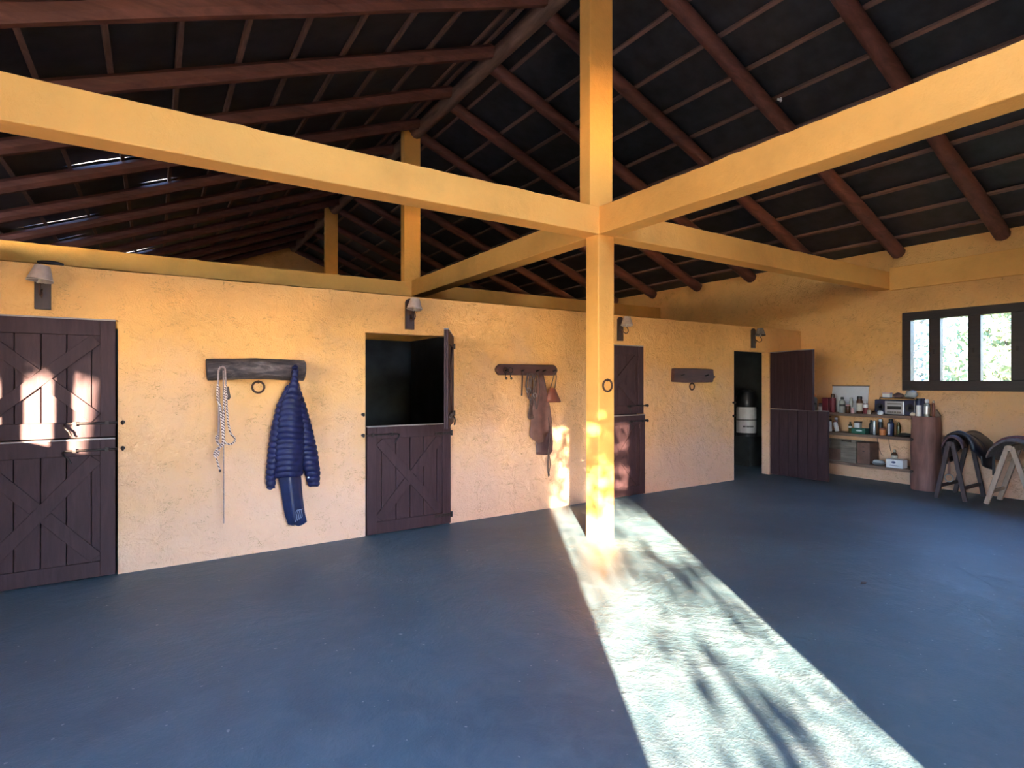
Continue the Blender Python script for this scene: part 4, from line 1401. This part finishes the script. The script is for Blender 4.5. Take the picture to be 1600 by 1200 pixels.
for k, (ya, yb_, zl, lb) in enumerate([(4.2, 4.12, 0.47, 'thin cable looping down from the middle shelf nearer the door'), (4.04, 3.99, 0.5, 'thin cable hanging down from the middle shelf nearer the trunk')]):
    tag(MB().tube(smooth_path([(9.492, ya, Z2 + 0.004), (9.482, ya, Z2 - 0.04), (9.482, ya - 0.01, (Z2 + zl) / 2), (9.483, (ya + yb_) / 2 - 0.01, zl + 0.02), (9.484, yb_, zl)]), 0.0035, 6).build('cable', 'strap', smooth=True), lb, 'cable')

# ------------------------------------------------------------------ saddle stands


def trestle(name, label, mat, x0, x1, yc, ztop, spread, thick, group):
    t = tag(empty(name, ((x0 + x1) / 2, yc, 0)), label, 'saddle stand', group)
    L = (x1 - x0) / 2
    for sx in (-L, L):
        for sy in (-1, 1):
            MB().bar((sx, sy * spread, 0.0), (sx, sy * 0.02, ztop), thick, thick * 0.8, (1, 0, 0)).build('leg', mat, t, bevel=0.004)
    MB().bar((-L - 0.03, 0, ztop - 0.02), (L + 0.03, 0, ztop - 0.02), thick, thick * 1.3).build('top_bar', mat, t, bevel=0.005)
    for sy in (-1, 1):
        MB().bar((-L, sy * spread * 0.78, 0.17), (L, sy * spread * 0.78, 0.17), 0.025, 0.045).build('stretcher', mat, t, bevel=0.004)
    return t


trestle('saddle_stand', 'dark wooden trestle stand carrying the black saddle', 'trestle', 9.12, 9.76, 3.13, 0.78, 0.165, 0.05, 'trestles by the side wall')
trestle('saddle_stand', 'pale pine trestle stand carrying the grey pad', 'pine', 9.21, 9.68, 2.53, 0.775, 0.24, 0.055, 'trestles by the side wall')


def drape(name, parent, x0, x1, yc, prof, mat, thick=0.02, seed=0, off=(0, 0, 0), nx=14, ny=18):
    """saddle-like surface over a bar along x: prof(u) -> (ztop, halfwidth, drop)"""
    rows = []
    for i in range(nx + 1):
        u = i / nx
        zt, hw, dr = prof(u)
        row = []
        for k in range(ny + 1):
            a = -1 + 2 * k / ny
            y_ = hw * math.sin(a * math.pi / 2)
            z_ = zt - dr * (1 - math.cos(a * math.pi / 2)) ** 0.9
            nn = 0.012 * mnoise.noise((u * 4 + seed, a * 3, seed))
            row.append(Vector((x0 + (x1 - x0) * u, yc + y_ + nn, z_ + nn)) - Vector(off))
        rows.append(row)
    b = MB()
    b.loft(rows, cap=False, closed=False)
    o = b.build(name, mat, parent, smooth=True)
    so = o.modifiers.new('thick', 'SOLIDIFY')
    so.thickness = thick
    so.offset = 1
    ss = o.modifiers.new('subd', 'SUBSURF')
    ss.levels = ss.render_levels = 1
    return o


t = tag(empty('saddle', (9.45, 3.1, 0.8)), 'black leather saddle lying over the dark trestle stand', 'saddle')
of = (9.45, 3.1, 0.8)
drape('seat', t, 9.27, 9.86, 3.1, lambda u: (0.82 + 0.045 * (2 * u - 1) ** 2 + 0.03 * math.exp(-((u - 0.12) / 0.12) ** 2), 0.13 + 0.08 * math.sin(math.pi * u), 0.2 + 0.12 * math.sin(math.pi * u)), 'saddle', 0.06, 1, of)
drape('flap', t, 9.38, 9.76, 3.08, lambda u: (0.85, 0.2 + 0.07 * math.sin(math.pi * u), 0.38 + 0.06 * math.sin(math.pi * u)), 'saddle', 0.025, 6, of)
drape('skirt', t, 9.5, 9.86, 3.09, lambda u: (0.86, 0.22 + 0.03 * math.sin(math.pi * u), 0.28 + 0.03 * math.sin(math.pi * u)), 'saddle', 0.03, 12, of)
drape('pommel_roll', t, 9.16, 9.3, 3.13, lambda u: (0.83 + 0.02 * math.sin(math.pi * u), 0.1, 0.14), 'leather_dk', 0.03, 9, of, nx=4)
sb = MB()
sb.bar((9.3 - of[0], 3.245 - of[1], 0.62 - of[2]), (9.27 - of[0], 3.2 - of[1], 0.5 - of[2]), 0.03, 0.008)
sb.bar((9.27 - of[0], 3.2 - of[1], 0.5 - of[2]), (9.27 - of[0], 3.2 - of[1], 0.32 - of[2]), 0.03, 0.008, (1, 0, 0))
sb.build('stirrup_leather', 'leather', t)
MB().torus((9.27 - of[0], 3.2 - of[1], 0.27 - of[2]), 0.05, 0.008, 'x', 18, 6).build('stirrup', 'steel', t, smooth=True)

t = tag(empty('saddle_pad', (9.45, 2.5, 0.8)), 'grey woollen saddle pad with faded red felt over the pine trestle', 'saddle pad')
of = (9.45, 2.5, 0.8)
drape('pad', t, 9.17, 9.78, 2.49, lambda u: (0.835 + 0.02 * math.sin(2 * math.pi * u), 0.26, 0.24 + 0.05 * u), 'blanket', 0.028, 2, of)
drape('felt_layer', t, 9.3, 9.8, 2.48, lambda u: (0.875 + 0.015 * math.sin(2 * math.pi * u), 0.24, 0.15), 'blanket_red', 0.02, 4, of)
MB().box(9.4 - of[0], 9.41 - of[0], 2.735 - of[1], 2.765 - of[1], 0.36 - of[2], 0.62 - of[2]).build('girth_strap', 'black', t)

# canister in the last stall
t = tag(empty('water_canister', (9.66, 6.6, 0)), 'white canister with black lid on a dark block inside the open stall', 'canister')
MB().box(-0.2, 0.2, -0.2, 0.2, 0, 0.56).build('block', 'stall', t, bevel=0.01)
MB().lathe([(0.17, 0.56), (0.185, 0.58), (0.185, 1.08), (0.175, 1.12), (0.15, 1.13)], (0, 0, 0), 24).build('drum', 'white', t, smooth=True)
MB().lathe([(0.19, 0.56), (0.192, 0.62), (0.188, 0.625)], (0, 0, 0), 24).build('base_ring', 'black', t, smooth=True)
MB().lathe([(0.19, 1.12), (0.195, 1.15), (0.19, 1.3), (0.15, 1.42), (0.06, 1.45)], (0, 0, 0), 24).build('lid', 'black', t, smooth=True)
MB().lathe([(0.1865, 0.86), (0.1875, 0.865), (0.1875, 0.885), (0.1865, 0.89)], (0, 0, 0), 24).build('band', 'grey', t, smooth=True)
mk = MB()
for k in range(9):
    a0 = R(195 + k * 7)
    a1 = a0 + R(5)
    mk.add([(0.188 * math.cos(a), 0.188 * math.sin(a), z) for a in (a0, a1) for z in (0.735, 0.765)], [(0, 1, 3, 2)])
mk.build('printed_mark', 'black', t)

# odds and ends
b = MB()
pts = [(0, 0, 0.003), (0.03, 0.012, 0.008), (0.06, 0.018, 0.006), (0.09, 0.008, 0.004), (0.07, -0.015, 0.007), (0.03, -0.018, 0.005)]
b.add([Vector(p) + Vector((4.69, 2.2, 0)) for p in pts] + [Vector(p) + Vector((4.69, 2.2, 0.003)) for p in pts], [tuple(range(6)), tuple(reversed(range(6, 12)))] + [(k, 6 + k, 6 + (k + 1) % 6, (k + 1) % 6) for k in range(6)])
tag(b.build('dry_leaf', 'strap'), 'single dark dry leaf lying on the open floor', 'leaf')
z_ = zroof(6.42)
t = tag(empty('insulator', (6.42, 3.92, z_)), 'tiny white porcelain insulator on a roof batten', 'insulator')
MB().lathe([(0.012, -0.045), (0.016, -0.03), (0.01, -0.018), (0.016, -0.008), (0.01, 0.004)], (0, 0, 0), 10).build('body', 'white', t, smooth=True)
MB().box(-0.02, 0.02, 0.02, 0.035, -0.02, 0.004).build('clip', 'white', t)
